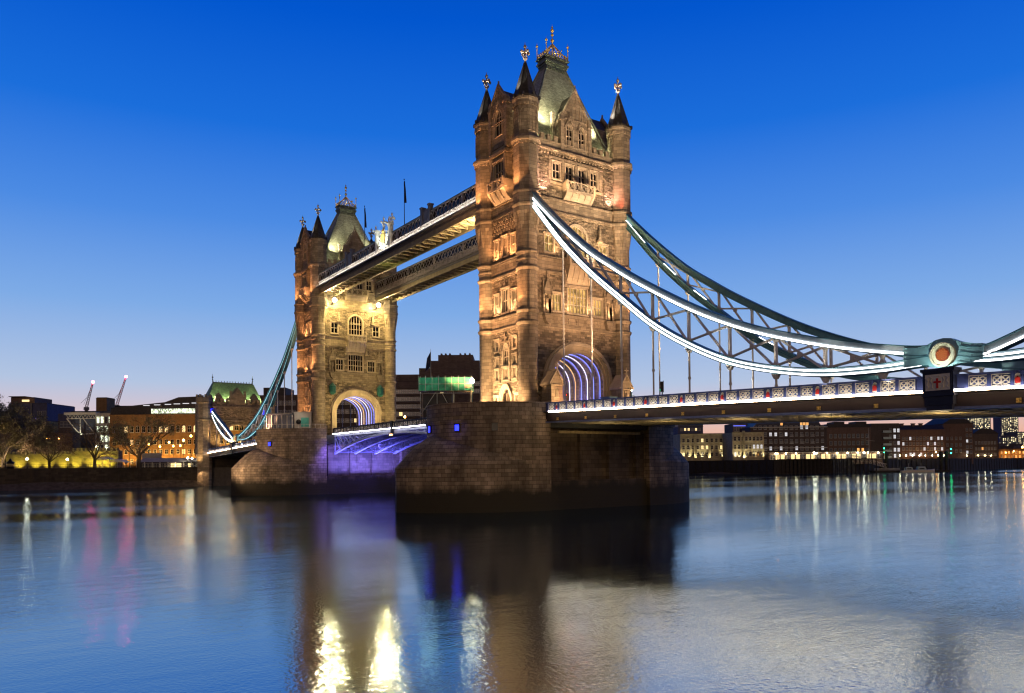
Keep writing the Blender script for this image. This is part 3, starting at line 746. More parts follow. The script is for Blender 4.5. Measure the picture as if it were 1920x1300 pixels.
def chain(up, lo, hg, mx, y, outer, label, group, lit=True, ledlo=None):
    """mx maps span x to world x; outer is the y direction of the lit face"""
    t = thing('suspension_chain', label, 'bridge chain', (mx(up[0][0]), y, 0), 0, group)
    ox = t.location.x
    X = lambda P: [(mx(x)-ox, z) for x, z in smooth(P)]
    for nm, P, h in (('upper_chord', up, .42), ('lower_chord', lo, .40)):
        pts = X(P); b = MB()
        sweep(b, pts, rect(-.2, .2, -h+.05, h-.05), 0, 0)
        sweep(b, pts, rect(-.42, .42, h-.06, h+.02), 0, 1); sweep(b, pts, rect(-.42, .42, -h-.02, -h+.06), 0, 1)
        if nm == 'lower_chord': sweep(b, pts, rect(-.27, .27, -.05, .05), 0, 1)
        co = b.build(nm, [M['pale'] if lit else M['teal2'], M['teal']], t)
        bands = ((-h+.07, -h+.27),) if nm == 'upper_chord' else ((-h+.08, -h+.22), (.07, .2))
        if lit:
            g = MB(); pp = pts[3:-1]
            for c0, c1 in bands: sweep(g, pp, rect(min(outer*.22, outer*.3), max(outer*.22, outer*.3), c0, c1), 0)
            g.build('light_strip', M['strip'], co)
        elif lit is None:
            g = MB(); sweep(g, pts[3:-1], rect(min(outer*.24, outer*.3), max(outer*.24, outer*.3), -.06, .02), 0); g.build('light_strip', M['strip3'], co)
        elif nm == 'lower_chord' and lit is False:
            for s0, s1 in ((4, 9), (11, 14), (16, 19), (26, 29)):
                g = MB(); sweep(g, pts[s0:s1], rect(-.42, -.32, h+.03, h+.10), 0); g.build('light_strip', M['strip'], co)
    ul = smooth(up); ll = smooth(lo)
    nod = [hg[0]-2.6 if False else None]+hg
    for i, x in enumerate(hg):
        zu, zl = lerp(ul, x), lerp(ll, x); w = mx(x)-ox
        if zu-zl > 1.0:
            p = MB(); p.box(w-.11, w+.11, -.17, .17, zl+.36, zu-.36)
            for zz, sg in ((zl+.36, 1), (zu-.36, -1)):
                p.hexa([(w-.34, -.18, zz), (w+.34, -.18, zz), (w+.34, .18, zz), (w-.34, .18, zz), (w-.12, -.18, zz+sg*.4), (w+.12, -.18, zz+sg*.4), (w+.12, .18, zz+sg*.4), (w-.12, .18, zz+sg*.4)])
            p.build('post', M['white'], t)
        if i+1 < len(hg):
            x2 = hg[i+1]; w2 = mx(x2)-ox; zu2, zl2 = lerp(ul, x2), lerp(ll, x2)
            if min(zu-zl, zu2-zl2) > .9:
                br = MB()
                dxx = .28*(1 if w2 > w else -1)
                br.bar((w+dxx, 0, zu-.4), (w2-dxx, 0, zl2+.42), .24, .2, (0, 0, 1)); br.bar((w+dxx, .012, zl+.42), (w2-dxx, .012, zu2-.4), .24, .2, (0, 0, 1))
                cx_, cz_ = (w+w2)/2, (zu+zl+zu2+zl2)/4
                br.box(cx_-.22, cx_+.22, -.14, .14, cz_-.18, cz_+.18)
                br.build('brace', M['white'], t)
        h = MB(); zd = dz(x)+.2
        h.hexa([(w-.14, -.2, zl-.95), (w+.14, -.2, zl-.95), (w+.14, .2, zl-.95), (w-.14, .2, zl-.95), (w-.45, -.22, zl-.4), (w+.45, -.22, zl-.4), (w+.45, .22, zl-.4), (w-.45, .22, zl-.4)])
        if zl-.95 > zd:
            zm = max(zd, zd+(zl-zd)*.42)
            h.tube((w, 0, zl-.9), (w, 0, zm), .115, n=10); h.tube((w, 0, zm+.12), (w, 0, zm-.12), .17, n=10); h.tube((w, 0, zm), (w, 0, zd), .10, n=10)
            h.tube((w, -.3, zl-.75), (w, .3, zl-.75), .14, n=10)
        h.build('hanger', M['white'], t)
    return t
def link_pin(par, x, z, s=-1):
    """the big pinned link with its lamp roundel"""
    b = MB()
    pl = [(-3.3, 1.0), (-2.2, .88), (-1.5, .9), (-1.05, 1.08), (-.6, 1.28), (0, 1.36), (.6, 1.28), (1.05, 1.05), (1.5, .86), (2.4, .62), (3.0, .56), (3.0, -.7), (2.2, -.8), (1.2, -.82), (.5, -1.0), (-.5, -1.0), (-1.0, -.88), (-1.9, -.66), (-3.3, -.72)]
    f = lambda a, q, o: (x+a, o, z+q)
    b.prism(f, pl, -.36, .36)
    for a, q in pl[:]:
        b.box(x+a*.93-.04, x+a*.93+.04, s*.42-.03 if s < 0 else .36, s*.42+.03 if s < 0 else .42, z+q*.9-.04, z+q*.9+.04)
    o = b.build('link_plate', M['platepaint'], par)
    r = MB(); n = 40
    cir = lambda q, k=0: [(q*math.cos(2*PI*i/n), q*math.sin(2*PI*i/n)) for i in range(n)]
    f2 = lambda a, q, d: (x+a, s*(.36+d), z+q)
    r.ring(f2, cir(1.0), cir(.86), 0, .26); r.prism(f2, cir(.86), 0, .05)
    for i in range(48):
        t = 2*PI*i/48; r.ball(f2(.93*math.cos(t), .93*math.sin(t), .28), .035, 5)
    r.build('roundel', M['cream'], o)
    g = MB(); g.prism(f2, cir(.52), .05, .22); bo = g.build('boss', M['boss'], o)
    k = MB()
    for i in range(34):
        t = i*2.4; q = .48*math.sqrt(i/34); k.ball(f2(q*math.cos(t), q*math.sin(t), .23), .03, 5)
    k.build('bulb_pattern', M['bulb'], bo)
    l = lamp('SPOT', (par.location.x+x, par.location.y+s*1.9, z-1.15), (par.location.x+x, par.location.y+s*.4, z), 190, (.85, 1, .88), .05, 150, .7)
ident = lambda x: x
north = lambda x: -SPAN-x
C = {}
C['sw'] = chain(UP, LO, HG, ident, -HY, -1, 'nearest great suspension chain, glowing white, sweeping from near tower down to the red roundel', 'bridge suspension chains')
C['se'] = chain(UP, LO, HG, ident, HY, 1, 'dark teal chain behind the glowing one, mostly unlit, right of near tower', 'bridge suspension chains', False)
C['ssw'] = chain(SU, SL, SH, ident, -HY, -1, 'short chain rising from the red roundel to the right edge', 'bridge suspension chains')
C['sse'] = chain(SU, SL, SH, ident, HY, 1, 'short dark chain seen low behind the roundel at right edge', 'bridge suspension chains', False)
C['nw'] = chain(UP, LO, HG, north, -HY, -1, 'teal chain sloping down left from the farther tower, front one', 'bridge suspension chains', None)
C['ne'] = chain(UP, LO, HG, north, HY, 1, 'teal chain sloping left from the farther tower, rear one partly hidden', 'bridge suspension chains', False)
C['nsw'] = chain(SU, SL, SH, north, -HY, -1, 'short white lit chain hanging from the gatehouse at the far bank', 'bridge suspension chains')
C['nse'] = chain(SU, SL, SH, north, HY, 1, 'short chain of the far bank gatehouse, behind the white lit one', 'bridge suspension chains', False)
for k, s in (('sw', -1), ('se', 1), ('nw', -1), ('ne', 1)):
    w = (63.1 if k[0] == 's' else north(63.1))-C[k].location.x
    link_pin(C[k], w, 8.55, s)
# ------------------------------------------------------------------ road decks
def panel_mesh():
    """one pierced parapet panel 1.5 m x .82 m: pale tracery in a blue frame"""
    b = MB(); f = lambda a, z, o: (a, -o, z)
    b.ring(f, [(-.82, 0), (.82, 0), (.82, 1), (-.82, 1)], [(-.73, .10), (.73, .10), (.73, .93), (-.73, .93)], -.1, .06)
    b.ring(f, [(-.77, .06), (.77, .06), (.77, .97), (-.77, .97)], [(-.71, .12), (.71, .12), (.71, .91), (-.71, .91)], .06, .09, 1)
    b.fbox(f, -.75, .75, .08, .95, -.10, -.06, 2)
    n = 14
    for c in (-.33, .33):
        for r_, w_ in ((.28, .075),):
            o_ = [(c+(r_+w_)*math.cos(2*PI*i/n), .5+(r_+w_)*math.sin(2*PI*i/n)) for i in range(n)]
            i_ = [(c+r_*math.cos(2*PI*i/n), .5+r_*math.sin(2*PI*i/n)) for i in range(n)]
            b.ring(f, o_, i_, -.02, .05, 1)
        for a in range(4):
            t = PI/4+a*PI/2
            b.bar((c+.02*math.cos(t), -.015, .5+.02*math.sin(t)), (c+.45*math.cos(t), -.015, .5+.45*math.sin(t)*.8), .08, .09, (0, 1, 0), 1)
        b.lathe([(.02, -.09), (.1, 0), (.02, .09)], (c, -.02, .5), 6, 0, 1)
    for z in (.2, .8):
        b.lathe([(.02, -.07), (.08, 0), (.02, .07)], (0, -.02, z), 6, 0, 1); b.bar((0, -.02, .5), (0, -.02, z), .06, .06, (0, 1, 0), 1)
    return b
def shield_mesh():
    b = MB(); f = lambda a, z, o: (a, -o, z)
    b.fbox(f, -.34, .34, 0, 1.02, -.12, .1)
    po = outline(0, .42, .12, .9, 'point'); b.prism(f, po, .1, .12, 1); b.ring(f, grow(po, 0, .42, .12, .9, .05), po, .1, .15, 1)
    b.prism(f, [(-.17, .2), (.17, .2), (.17, .56), (0, .72), (-.17, .56)], .12, .2, 2)
    return b
def post_mesh():
    b = MB(); b.box(-.13, .13, -.16, .12, -.02, 1.06); b.box(-.18, .18, -.2, .16, 1.06, 1.14); b.box(-.07, .07, -.2, -.16, .1, .95)
    return b
def make_span(mx, x0, x1, label, detail, hangers):
    t = thing('bridge_deck', label, 'bridge span', (mx(x0), 0, dz(x0)), 0, 'decks of the bridge')
    ox, oz = t.location.x, t.location.z; sgn = 1 if mx(1) > mx(0) else -1
    P = lambda x, y, z: (mx(x)-ox, y, z+dz(x)-oz)
    def slab(b, y0, y1, z0, z1, m=0, a=x0, c=x1):
        b.hexa([P(a, y0, z0), P(c, y0, z0), P(c, y1, z0), P(a, y1, z0), P(a, y0, z1), P(c, y0, z1), P(c, y1, z1), P(a, y1, z1)], m)
    b = MB(); slab(b, -9.9, 9.9, -.35, -.05); b.build('road_slab', M['asphalt'], t)
    for sg, nm in ((-1, 'fascia'), (1, 'fascia')):
        b = MB(); y = sg*10.0
        slab(b, min(y, y+sg*.1), max(y, y+sg*.1), -1.35, -.12)
        slab(b, min(y-sg*.3, y+sg*.5), max(y-sg*.3, y+sg*.5), -.2, -.06); slab(b, min(y-sg*.5, y+sg*.2), max(y-sg*.5, y+sg*.2), -1.55, -1.35, 1)
        slab(b, min(y, y+sg*.17), max(y, y+sg*.17), -.42, -.2)
        b.build(nm, [M['fasciapaint'], M['navy']], t)
    b = MB()
    for y in (-8, -5.3, -2.7, 0, 2.7, 5.3, 8): slab(b, y-.15, y+.15, -1.5, -.35); slab(b, y-.28, y+.28, -1.56, -1.5)
    x = x0+.6
    while x < x1-.5:
        slab(b, -9.9, 9.9, -1.4, -.36, 0, x-.1, x+.1); slab(b, -9.9, 9.9, -1.52, -1.40, 0, x-.22, x+.22); x += 1.86
    b.build('floor_girders', M['brownsteel'], t)
    g = MB(); slab(g, -10.64, -10.56, -.03, .02, 0, x0+1.2); g.build('light_strip', M['strip2'], t); g = MB(); slab(g, -10.58, -10.505, -.18, -.07, 0, x0+1.2); g.build('light_strip', M['strip4'], t); g = MB(); slab(g, -10.66, -10.28, -.06, -.03); g.build('light_shelf', M['navy'], t)
    b = MB(); slab(b, 9.9, 10.05, -.05, 1.1); slab(b, 9.8, 10.15, 1.1, 1.2); b.build('far_parapet', M['navy'], t)
    b = MB(); slab(b, -10.26, -10.02, -.06, .1); slab(b, -10.28, -9.98, 1.06, 1.2); slab(b, -10.12, -10.05, .1, 1.06); pr = b.build('parapet_rail', M['navy'], t)
    rz = math.atan2(dz(x1)-dz(x0), mx(x1)-mx(x0))
    if detail:
        pm = panel_mesh().build('parapet_panel', [M['navy'], M['cream'], M['darkblue']], t)
        sm = shield_mesh().build('parapet_shield', [M['navy'], M['cream'], M['red']], t)
        po = post_mesh().build('parapet_post', M['navy'], t)
        ro = MB(); 
        for a, c in ((-.1, -.1), (.1, -.1), (-.1, .1), (.1, .1)): ro.box(a-.08, a+.08, -.08, 0, c-.08, c+.08)
        ro.box(-.04, .04, -.11, -.02, -.04, .04)
        rs = ro.build('rosette', M['gold'], t)
        def put(o, x, y, z, first=[0]):
            c = o.copy(); COL.objects.link(c); c.parent = t; c.location = P(x, y, z); c.rotation_euler = (0, -rz, 0); return c
        xs = hangers
        for i, h in enumerate(xs):
            put(sm, h, -10.16, .04); put(rs, h, -10.11, -1.05)
            nx = xs[i+1] if i+1 < len(xs) else h+5.5
            w_ = (nx-h-.7)/3
            for k in range(3):
                c = h+.35+w_*(k+.5)
                if c < x0+.5 or c > x1-.5 or 61.6 < c < 65.9: continue
                q = put(pm, c, -10.17, .05); q.scale = ((w_-.14)/1.64, 1, 1)
                put(po, c-w_/2, -10.2, 0); 
                if k == 2: put(po, c+w_/2, -10.2, 0)
        for o in (pm, sm, po, rs): bpy.data.objects.remove(o)
    else:
        b = MB(); x = x0+.5
        while x < x1:
            q = P(x, -10.2, 0); b.box(q[0]-.14, q[0]+.14, -10.3, -10.15, q[2], q[2]+1.1)
            for s_ in (0, 1):
                a = P(x+.25, -10.16, .2+.7*s_); c = P(x+1.6, -10.16, .9-.7*s_); b.bar(a, c, .1, .12, (0, 1, 0), 1)
                m_ = P(x+.6+.65*s_, -10.16, .55); b.lathe([(.02, -.24), (.24, 0), (.02, .24)], m_, 6, 0, 1)
            x += 1.85
        b.build('parapet_tracery', [M['navy'], M['cream']], t)
    return t
M['gold'] = plain('gold_paint', (.55, .38, .10), .4, .5, .1)
deckS = make_span(ident, 10.7, 94, 'long level road deck right of near tower, blue parapet with pale tracery and red shields', True, [2.3, 7.8]+HG+[63.3, 68.9, 74.4, 80, 85.5, 91])
deckN = make_span(north, 10.7, 96, 'short looking road deck between farther pier and far bank gatehouse', False, HG)
def pedestal(x, y, s, label):
    t = thing('pedestal', label, 'pedestal', (x, y, dz(63)), 0, 'chain pedestals on the parapet')
    b = MB(); f = lambda a, z, o: (a, s*o, z)
    b.fbox(f, -1.2, 1.2, -.35, 1.5, -.5, .5); b.fbox(f, -1.34, 1.34, 1.5, 1.72, -.6, .62); b.fbox(f, -1.26, 1.26, 1.42, 1.5, -.55, .56)
    b.fbox(f, -1.3, 1.3, -.5, -.35, -.55, .6); b.fbox(f, -1.12, 1.12, -1.2, -.5, -.5, .45); b.fbox(f, -1.0, 1.0, -1.62, -1.2, -.5, .38)
    b.ring(f, [(-1.08, -.14), (1.08, -.14), (1.08, 1.36), (-1.08, 1.36)], [(-.98, -.04), (.98, -.04), (.98, 1.26), (-.98, 1.26)], .5, .56)
    b.build('block', M['darkblue'], t)
    p = MB(); p.fbox(f, -.98, .98, -.04, 1.26, .49, .53)
    for sg in (-1, 1):        # beasts either side of the shield, in low relief
        cur = [(.28, .1), (.45, .2), (.4, .5), (.55, .75), (.42, .95), (.6, 1.1), (.8, .95), (.72, .7), (.88, .45), (.7, .25), (.9, .1)]
        for (a, z), (c, w) in zip(cur, cur[1:]): p.bar(f(sg*a, z, .55), f(sg*c, w, .55), .06, .09, (0, 1, 0))
        p.bar(f(sg*.7, .7, .55), f(sg*.95, 1.0, .55), .05, .12, (0, 1, 0))
    p.prism(f, [(-.32, 1.0), (.32, 1.0), (.32, .35), (0, .02), (-.32, .35)][::-1], .53, .57); p.bar(f(-.2, 1.1, .55), f(.2, 1.1, .55), .06, .12, (0, 1, 0))
    pn = p.build('arms_panel', M['white'], t)
    c = MB(); c.fbox(f, -.075, .075, .12, .92, .57, .62); c.fbox(f, -.28, .28, .55, .70, .57, .618); c.build('red_cross', M['red'], pn)
pedestal(63.3, -10.2, -1, 'dark blue pedestal under the red roundel, pale panel with a red cross shield')
pedestal(north(63.3), -10.2, -1, 'small far pedestal at the lowest point of the far bank chain')
# ------------------------------------------------------------------ bascule leaves
def zlow(q): return 6.35-3.5*(1-q)**2        # q 0 at the pier, 1 at mid river
def bascule(sx_, label):
    t = thing('bascule_leaf', label, 'bascule span', (-SPAN/2+sx_*30.5, 0, 0), 0, 'bascule leaves between the piers')
    X = lambda q: -sx_*q*30.42
    b = MB(); a0, a1 = sorted((X(0), X(1))); b.box(a0, a1, -7.6, 7.6, 6.95, 7.15); b.build('road_slab', M['asphalt'], t)
    for y in (-7.3, -2.5, 2.5, 7.3):
        g = MB(); n = 11
        pts = [(X(i/22), zlow(i/22)) for i in range(23)]
        sweep(g, pts, rect(-.25, .25, -.22, .22), y); g.box(a0, a1, y-.22, y+.22, 6.55, 6.95)
        for i in range(n):
            q0, q1 = i/n, (i+1)/n
            if zlow(q1) < 6.1:
                g.bar((X(q0), y, zlow(q0)+.2), (X(q0), y, 6.56), .16, .2, (1, 0, 0)); g.bar((X(q0), y, 6.56), (X(q1), y, zlow(q1)+.15), .15, .18)
        g.build('girder', M['bascblue'], t)
    c = MB()
    for i in range(12):
        x = X((i+.3)/12.2); z = zlow((i+.3)/12.2)
        c.box(x-.1, x+.1, -7.05, 7.05, 6.3, 6.94)
        if z < 5.9:
            for y0, y1 in ((-7.1, -2.7), (-2.3, 2.3), (2.7, 7.1)):
                c.bar((x, y0, z), (x, y1, 6.3), .12, .12); c.bar((x, y0, 6.3), (x+.02, y1, z), .12, .12); c.bar((x, y0, z), (x, y1, z), .14, .14)
                x2 = X(min(1, (i+1.3)/12.2)); z2 = zlow(min(1, (i+1.3)/12.2)); c.bar((x, y0, z-.02), (x2, y1, z2-.02), .12, .08); c.bar((x, y1, z+.02), (x2, y0, z2+.02), .12, .08)
    c.build('cross_bracing', M['bascblue'], t)
    for sg in (-1, 1):
        p = MB(); y = sg*7.75
        p.box(a0, a1, y-.12, y+.12, 7.15, 7.4); p.box(a0, a1, y-.14, y+.14, 8.25, 8.42)
        for i in range(17):
            x = X((i+.5)/17); p.box(x-.12, x+.12, y-.16, y+.16, 7.15, 8.5)
            p.box(x-.95, x+.95, y-.03, y+.03, 7.4, 8.25)
            p.ring(lambda a, z, o: (x+.9+a, y-.06*1+o, z), [(-.62, 7.5), (.62, 7.5), (.62, 8.15), (-.62, 8.15)], [(-.5, 7.6), (.5, 7.6), (.5, 8.05), (-.5, 8.05)], -.08, -.02, 1)
            for q in (0, 1): p.bar((x+.45, y-.1, 7.6+.45*q), (x+1.35, y-.1, 8.05-.45*q), .05, .08, (0, 1, 0), 1)
        p.build('parapet', [M['darkblue'], M['white']], t)
    g = MB(); g.box(a0, a1, -7.98, -7.9, 7.08, 7.22); g.build('light_strip', M['strip2'], t)
    return t
M['bascblue'] = plain('pale_lilac_steel', (.32, .36, .5), .5, .1, .12)
bascule(1, 'bascule road leaf between piers, half nearer the taller tower')
bascule(-1, 'bascule road leaf with violet lit girders against the farther pier')
# ------------------------------------------------------------------ high level walkways
def walkway(sy, label):
    x0, x1 = -SPAN+5.55, -5.55; t = thing('walkway', label, 'walkway', (-SPAN/2, 0, 39.5), 0, 'high level walkways between towers')
    x0 += SPAN/2; x1 += SPAN/2; z = -39.5
    ya, yb = sorted((sy*9.25, sy*5.2)); out = sy*9.25; inn = sy*5.2
    b = MB(); b.box(x0, x1, ya+.3, yb-.3, 40.35+z, 40.5+z)
    for y in (ya, yb-.35): b.box(x0, x1, y, y+.35, 39.5+z, 40.35+z)
    n = 32
    for i in range(n):
        xa = x0+(x1-x0)*i/n; xb = x0+(x1-x0)*(i+1)/n
        b.box(xa-.07, xa+.07, ya+.3, yb-.3, 39.75+z, 40.3+z)
        b.bar((xa, ya+.35, 39.95+z), (xb, yb-.35, 39.95+z), .12, .2); b.bar((xa, yb-.35, 39.93+z), (xb, ya+.35, 39.93+z), .12, .2)
    for k in range(3): y = ya+.9+k*1.05; b.box(x0, x1, y-.05, y+.05, 40.0+z, 40.34+z)
    b.build('floor', M['brownsteel'], t)
    r = MB(); r.box(x0, x1, ya-.15, yb+.15, 44.0+z, 44.15+z); r.box(x0, x1, ya+.5, yb-.5, 44.15+z, 44.4+z); r.build('roof', M['tealdark'], t)
    gz = MB(); gz.box(x0, x1, ya+.25, yb-.25, 40.5+z, 44.0+z); gz.build('glazing', M['glassdark'], t)
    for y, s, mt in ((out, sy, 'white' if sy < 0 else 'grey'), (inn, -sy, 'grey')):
        l = MB()
        for zz, h in ((42.05, .14), (43.8, .2)): l.box(x0, x1, y-.12, y+.12, zz+z, zz+h+z)
        n = 54
        for i in range(n):
            xa = x0+(x1-x0)*i/n; xb = x0+(x1-x0)*(i+1)/n
            l.bar((xa, y+s*.04, 42.15+z), (xb, y+s*.04, 43.85+z), .05, .14, (0, 1, 0)); l.bar((xa, y+s*.09, 43.85+z), (xb, y+s*.09, 42.15+z), .05, .14, (0, 1, 0))
            if i % 9 == 4: l.box(xa-.15, xa+.15, y-.14, y+.14, 42.0+z, 44.2+z)
        l.build('lattice', M['latticepaint'], t)
        f = MB()
        f.box(x0, x1, y-.1, y+.1, 40.35+z, 41.0+z, 1); yo = y+s*.22
        f.box(x0, x1, min(y, yo), max(y, yo), 41.0+z, 41.95+z); f.box(x0, x1, min(y, y+s*.4), max(y, y+s*.4), 41.95+z, 42.08+z); f.box(x0, x1, min(y, y+s*.36), max(y, y+s*.36), 40.9+z, 41.0+z)
        n = 60
        for i in range(n):
            xa = x0+(x1-x0)*(i+.5)/n; f.box(xa-.4, xa+.4, min(yo, yo+s*.06), max(yo, yo+s*.06), 41.2+z, 41.32+z, 0); f.box(xa-.06, xa+.06, min(yo, yo+s*.09), max(yo, yo+s*.09), 41.02+z, 41.92+z)
            f.lathe([(.02, -.18), (.2, 0), (.02, .18)], (xa+.3, yo+s*.02, 41.62+z), 6)
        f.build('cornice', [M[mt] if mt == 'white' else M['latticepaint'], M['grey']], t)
    if sy < 0:
        g = MB(); g.box(x0+.4, x1-.4, -10.0, -9.9, 40.86+z, 40.93+z); g.build('light_strip', M['striplow'], t); g = MB(); g.box(x0+.3, x1-.3, -10.1, -9.2, 40.76+z, 40.85+z); g.box(x0+.3, x1-.3, -10.1, -10.04, 40.85+z, 40.97+z); g.build('light_trough', M['grey'], t)
        for c in (-24.25+SPAN/2, -58.1+SPAN/2):
            p = MB()
            for d_ in (-1.4, 1.4): p.box(c+d_-.3, c+d_+.3, -9.65, -8.9, 42.05+z, 45.0+z); p.box(c+d_-.4, c+d_+.4, -9.75, -8.8, 45.0+z, 45.25+z)
            p.box(c-1.1, c+1.1, -9.5, -9.2, 42.05+z, 44.6+z); p.ring(lambda a, q, o: (c+a, -9.5-o, q), [(-.8, 42.5+z), (.8, 42.5+z), (.8, 44.3+z), (-.8, 44.3+z)], [(-.65, 42.65+z), (.65, 42.65+z), (.65, 44.15+z), (-.65, 44.15+z)], 0, .06)
            p.build('pylon', M['grey'], t)
        # crest: shield in pierced tracery between two posts, three cross finials
        c = 0; p = MB(); f = lambda a, q, o: (c+a, -9.45-o, q)
        for d_ in (-2.9, 2.9): p.fbox(f, d_-.4, d_+.4, 41.0+z, 45.6+z, -.4, .35); p.fbox(f, d_-.5, d_+.5, 45.6+z, 45.85+z, -.5, .45)
        for d_ in (-1.7, 1.7):
            p.ring(f, [(d_+.9*math.cos(2*PI*i/16), 43.2+z+1.0*math.sin(2*PI*i/16)) for i in range(16)], [(d_+.66*math.cos(2*PI*i/16), 43.2+z+.76*math.sin(2*PI*i/16)) for i in range(16)], -.1, .15)
            for i in range(6): p.bar(f(d_, 43.2+z, .05), f(d_+.8*math.cos(PI*i/3), 43.2+z+.85*math.sin(PI*i/3), .05), .14, .14, (0, 1, 0))
            p.bar(f(d_*1.4, 42.2+z, .05), f(d_*.2, 45.2+z, .05), .18, .2, (0, 1, 0)); p.bar(f(d_*.3, 45+z, .05), f(d_*1.5, 44.4+z, .05), .16, .2, (0, 1, 0))
        p.fbox(f, -2.5, 2.5, 41.9+z, 42.2+z, -.2, .3); p.fbox(f, -.3, .3, 42+z, 46.2+z, -.1, .1)
        cr = p.build('crest', M['crestwhite'], t)
        s = MB(); s.prism(f, [(-.85, 44.6+z), (.85, 44.6+z), (.85, 43.4+z), (0, 42.4+z), (-.85, 43.4+z)][::-1], .12, .3); s.ball(f(0, 45.1+z, .15), .35, 8); s.build('shield', M['gilt'], cr)
        for d_, zz in ((-3.6, 44.6), (0, 45.4), (3.6, 45.3)): finial(cr, c+d_, -9.45, zz+z, .85, 'crestwhite')
    return t
M['latticepaint'] = plain('lattice_paint', (.30, .27, .28), .5, .1, .2, 1)
M['tealdark'] = plain('dark_teal_paint', (.03, .09, .09), .5, .1, .2)
M['striplow'] = glow('cornice_led', (1, .9, .8), 30)
M['crestwhite'] = plain('crest_white', (.7, .68, .6), .5)
wkW = walkway(-1, 'front high walkway with white lit cornice and heraldic crest at its middle')
wkE = walkway(1, 'rear high walkway, dark lattice sides, seen under the front one')
def flagpole(x, label, zt):
    t = thing('flagpole', label, 'flagpole', (x, -7.4, 44.4), 0, 'flagpoles on the front walkway')
    b = MB(); b.tube((0, 0, 0), (0, 0, zt-44.4), .09, .04, 8); b.ball((0, 0, zt-44.3), .12, 6); b.build('pole', M['iron'], t)
    f = MB(); rows = 10; vs = []
    for i in range(rows+1):
        q = i/rows; w = .12+.75*q**1.2
        for j in range(6):
            s_ = j/5; vs.append((.05+w*s_, .16*math.sin(s_*7+q*3), zt-44.6-4.2*q-.5*s_*(1-q*.5)))
    f.add(vs, [(i*6+j, i*6+j+1, i*6+j+7, i*6+j+6) for i in range(rows) for j in range(5)], 0, True)
    f.build('flag', M['flag'], t)
M['flag'] = plain('flag_cloth', (.015, .018, .06), .9)
flagpole(-36.5, 'tall flagpole with drooping dark flag right of the walkway crest', 54)
flagpole(-54.7, 'flagpole with drooping flag in front of the farther tower roof', 54)
# ------------------------------------------------------------------ floodlights of the bridge, with added fill lights among them
WARM = (1, .60, .29); ORANGE = (1, .42, .15); YEL = (1, .72, .26); GRN = (.92, 1, .55); PINK = (1, .55, .42)
K = 2.5
def flood(loc, to, power, color, angle=75, size=.15):
    lamp('SPOT', loc, to, power*K, color, size, angle, .7)
for X0 in (0, -SPAN):
    near = X0 == 0
    # west face, from the pier platform and the two ledges
    for x in (-3.0, 0, 3.0): flood((X0+x, -FY-3.2, 7.3), (X0+x, -FY, 17), 2600 if near else 2200, WARM if near else ORANGE, 100)
    for x in (-2.2, 2.2): flood((X0+x, -FY-1.0, 22.2), (X0+x*.8, -FY+.6, 28), 400, WARM if near else ORANGE, 120)
    for x in (-2.2, 2.2): flood((X0+x, -FY-1.0, 30.5), (X0+x*.8, -FY+.6, 36), 450, ORANGE, 120)
    for x in (-3.1, 3.1): flood((X0+x, -FY-2.6, 38.9), (X0+x*.6, -FY+.2, 47), 380, ORANGE, 100)
    # turret collars, west side
    for sx_ in (-1, 1):
        flood((X0+sx_*HX, -HY-3.4, 22.3), (X0+sx_*HX, -HY, 30), 700, ORANGE, 90)
        flood((X0+sx_*HX, -HY-3.2, 39.2), (X0+sx_*HX, -HY, 45.5), 600, ORANGE, 80)
    # roof from the gutters
    for sy in (-1, 1):
        flood((X0+5.3, sy*7.05, 50.4), (X0+1.9, sy*.3, 54.6), 2100, (1, .95, .62), 62)
        flood((X0+FX-.35, sy*6.2, 46.4), (X0+3.2, sy*5.2, 51), 1500, GRN, 110)
    for x in (-3.0, 3.0): flood((X0+x, -FY+.5, 46.5), (X0+x*.6, -5.5, 54), 3500, GRN, 90)
    for sx_, sy in ((1, -1), (-1, -1), (1, 1)):
        flood((X0+sx_*(HX-1.6), sy*(HY-1.9), 46.7), (X0+sx_*HX, sy*HY, 51), 130, YEL, 100)
    # spire tips
    for sx_, sy, p in ((1, -1, 800), (-1, -1, 800), (1, 1, 3000)):
        flood((X0+sx_*HX+.2, sy*HY-2.6, 52.6), (X0+sx_*HX, sy*HY, 59), p, (1, .95, .9), 60)
    # portal passage
    lamp('POINT', (X0+1.5, 3.2, 8.4), None, 420, (.22, .2, 1), .2); lamp('POINT', (X0-2.5, 3.4, 8.4), None, 220, (1, .6, .25), .2)
    lamp('POINT', (X0-3.5, -3.0, 8.4), None, 160, (.4, .3, 1), .2)
# near tower, land face
for y in (-6.4, 6.4): flood((FX+1.0, y, 38.95), (FX+.1, y, 46), 900, PINK, 90)
for y in (-3.9, 4.0): flood((FX+2.4, y, 38.9), (FX+.2, y*.7, 46), 600, WARM, 90)
for y in (-4.2, 4.2): flood((FX+1.0, y, 30.6), (FX, y, 36), 260, WARM, 130)
for y in (-6, -2, 2, 6): flood((FX+1.1, y, 22.2), (FX-.2, y, 28), 200, WARM, 130)
flood((FX+6.5, -7.5, 7.6), (FX, -2, 18), 950, WARM, 100); flood((FX+6.5, 7.5, 7.6), (FX, 3, 18), 800, WARM, 100)
flood((HX+1.0, -HY-3.6, 7.3), (HX, -HY, 16), 1300, WARM, 80)
for y in (-6, 6): flood((FX+26, y, 9), (FX-3, y*.4, 51), 19000, (1, .76, .48), 34)  # fill spots added out on the deck to brighten gable and tower top
flood((HX+2.6, HY-2.2, 38.9), (HX+.6, HY, 42), 160, (1, .1, .06), 70)
flood((HX+2.6, HY+1.6, 22.4), (HX+.4, HY, 29), 500, ORANGE, 80)
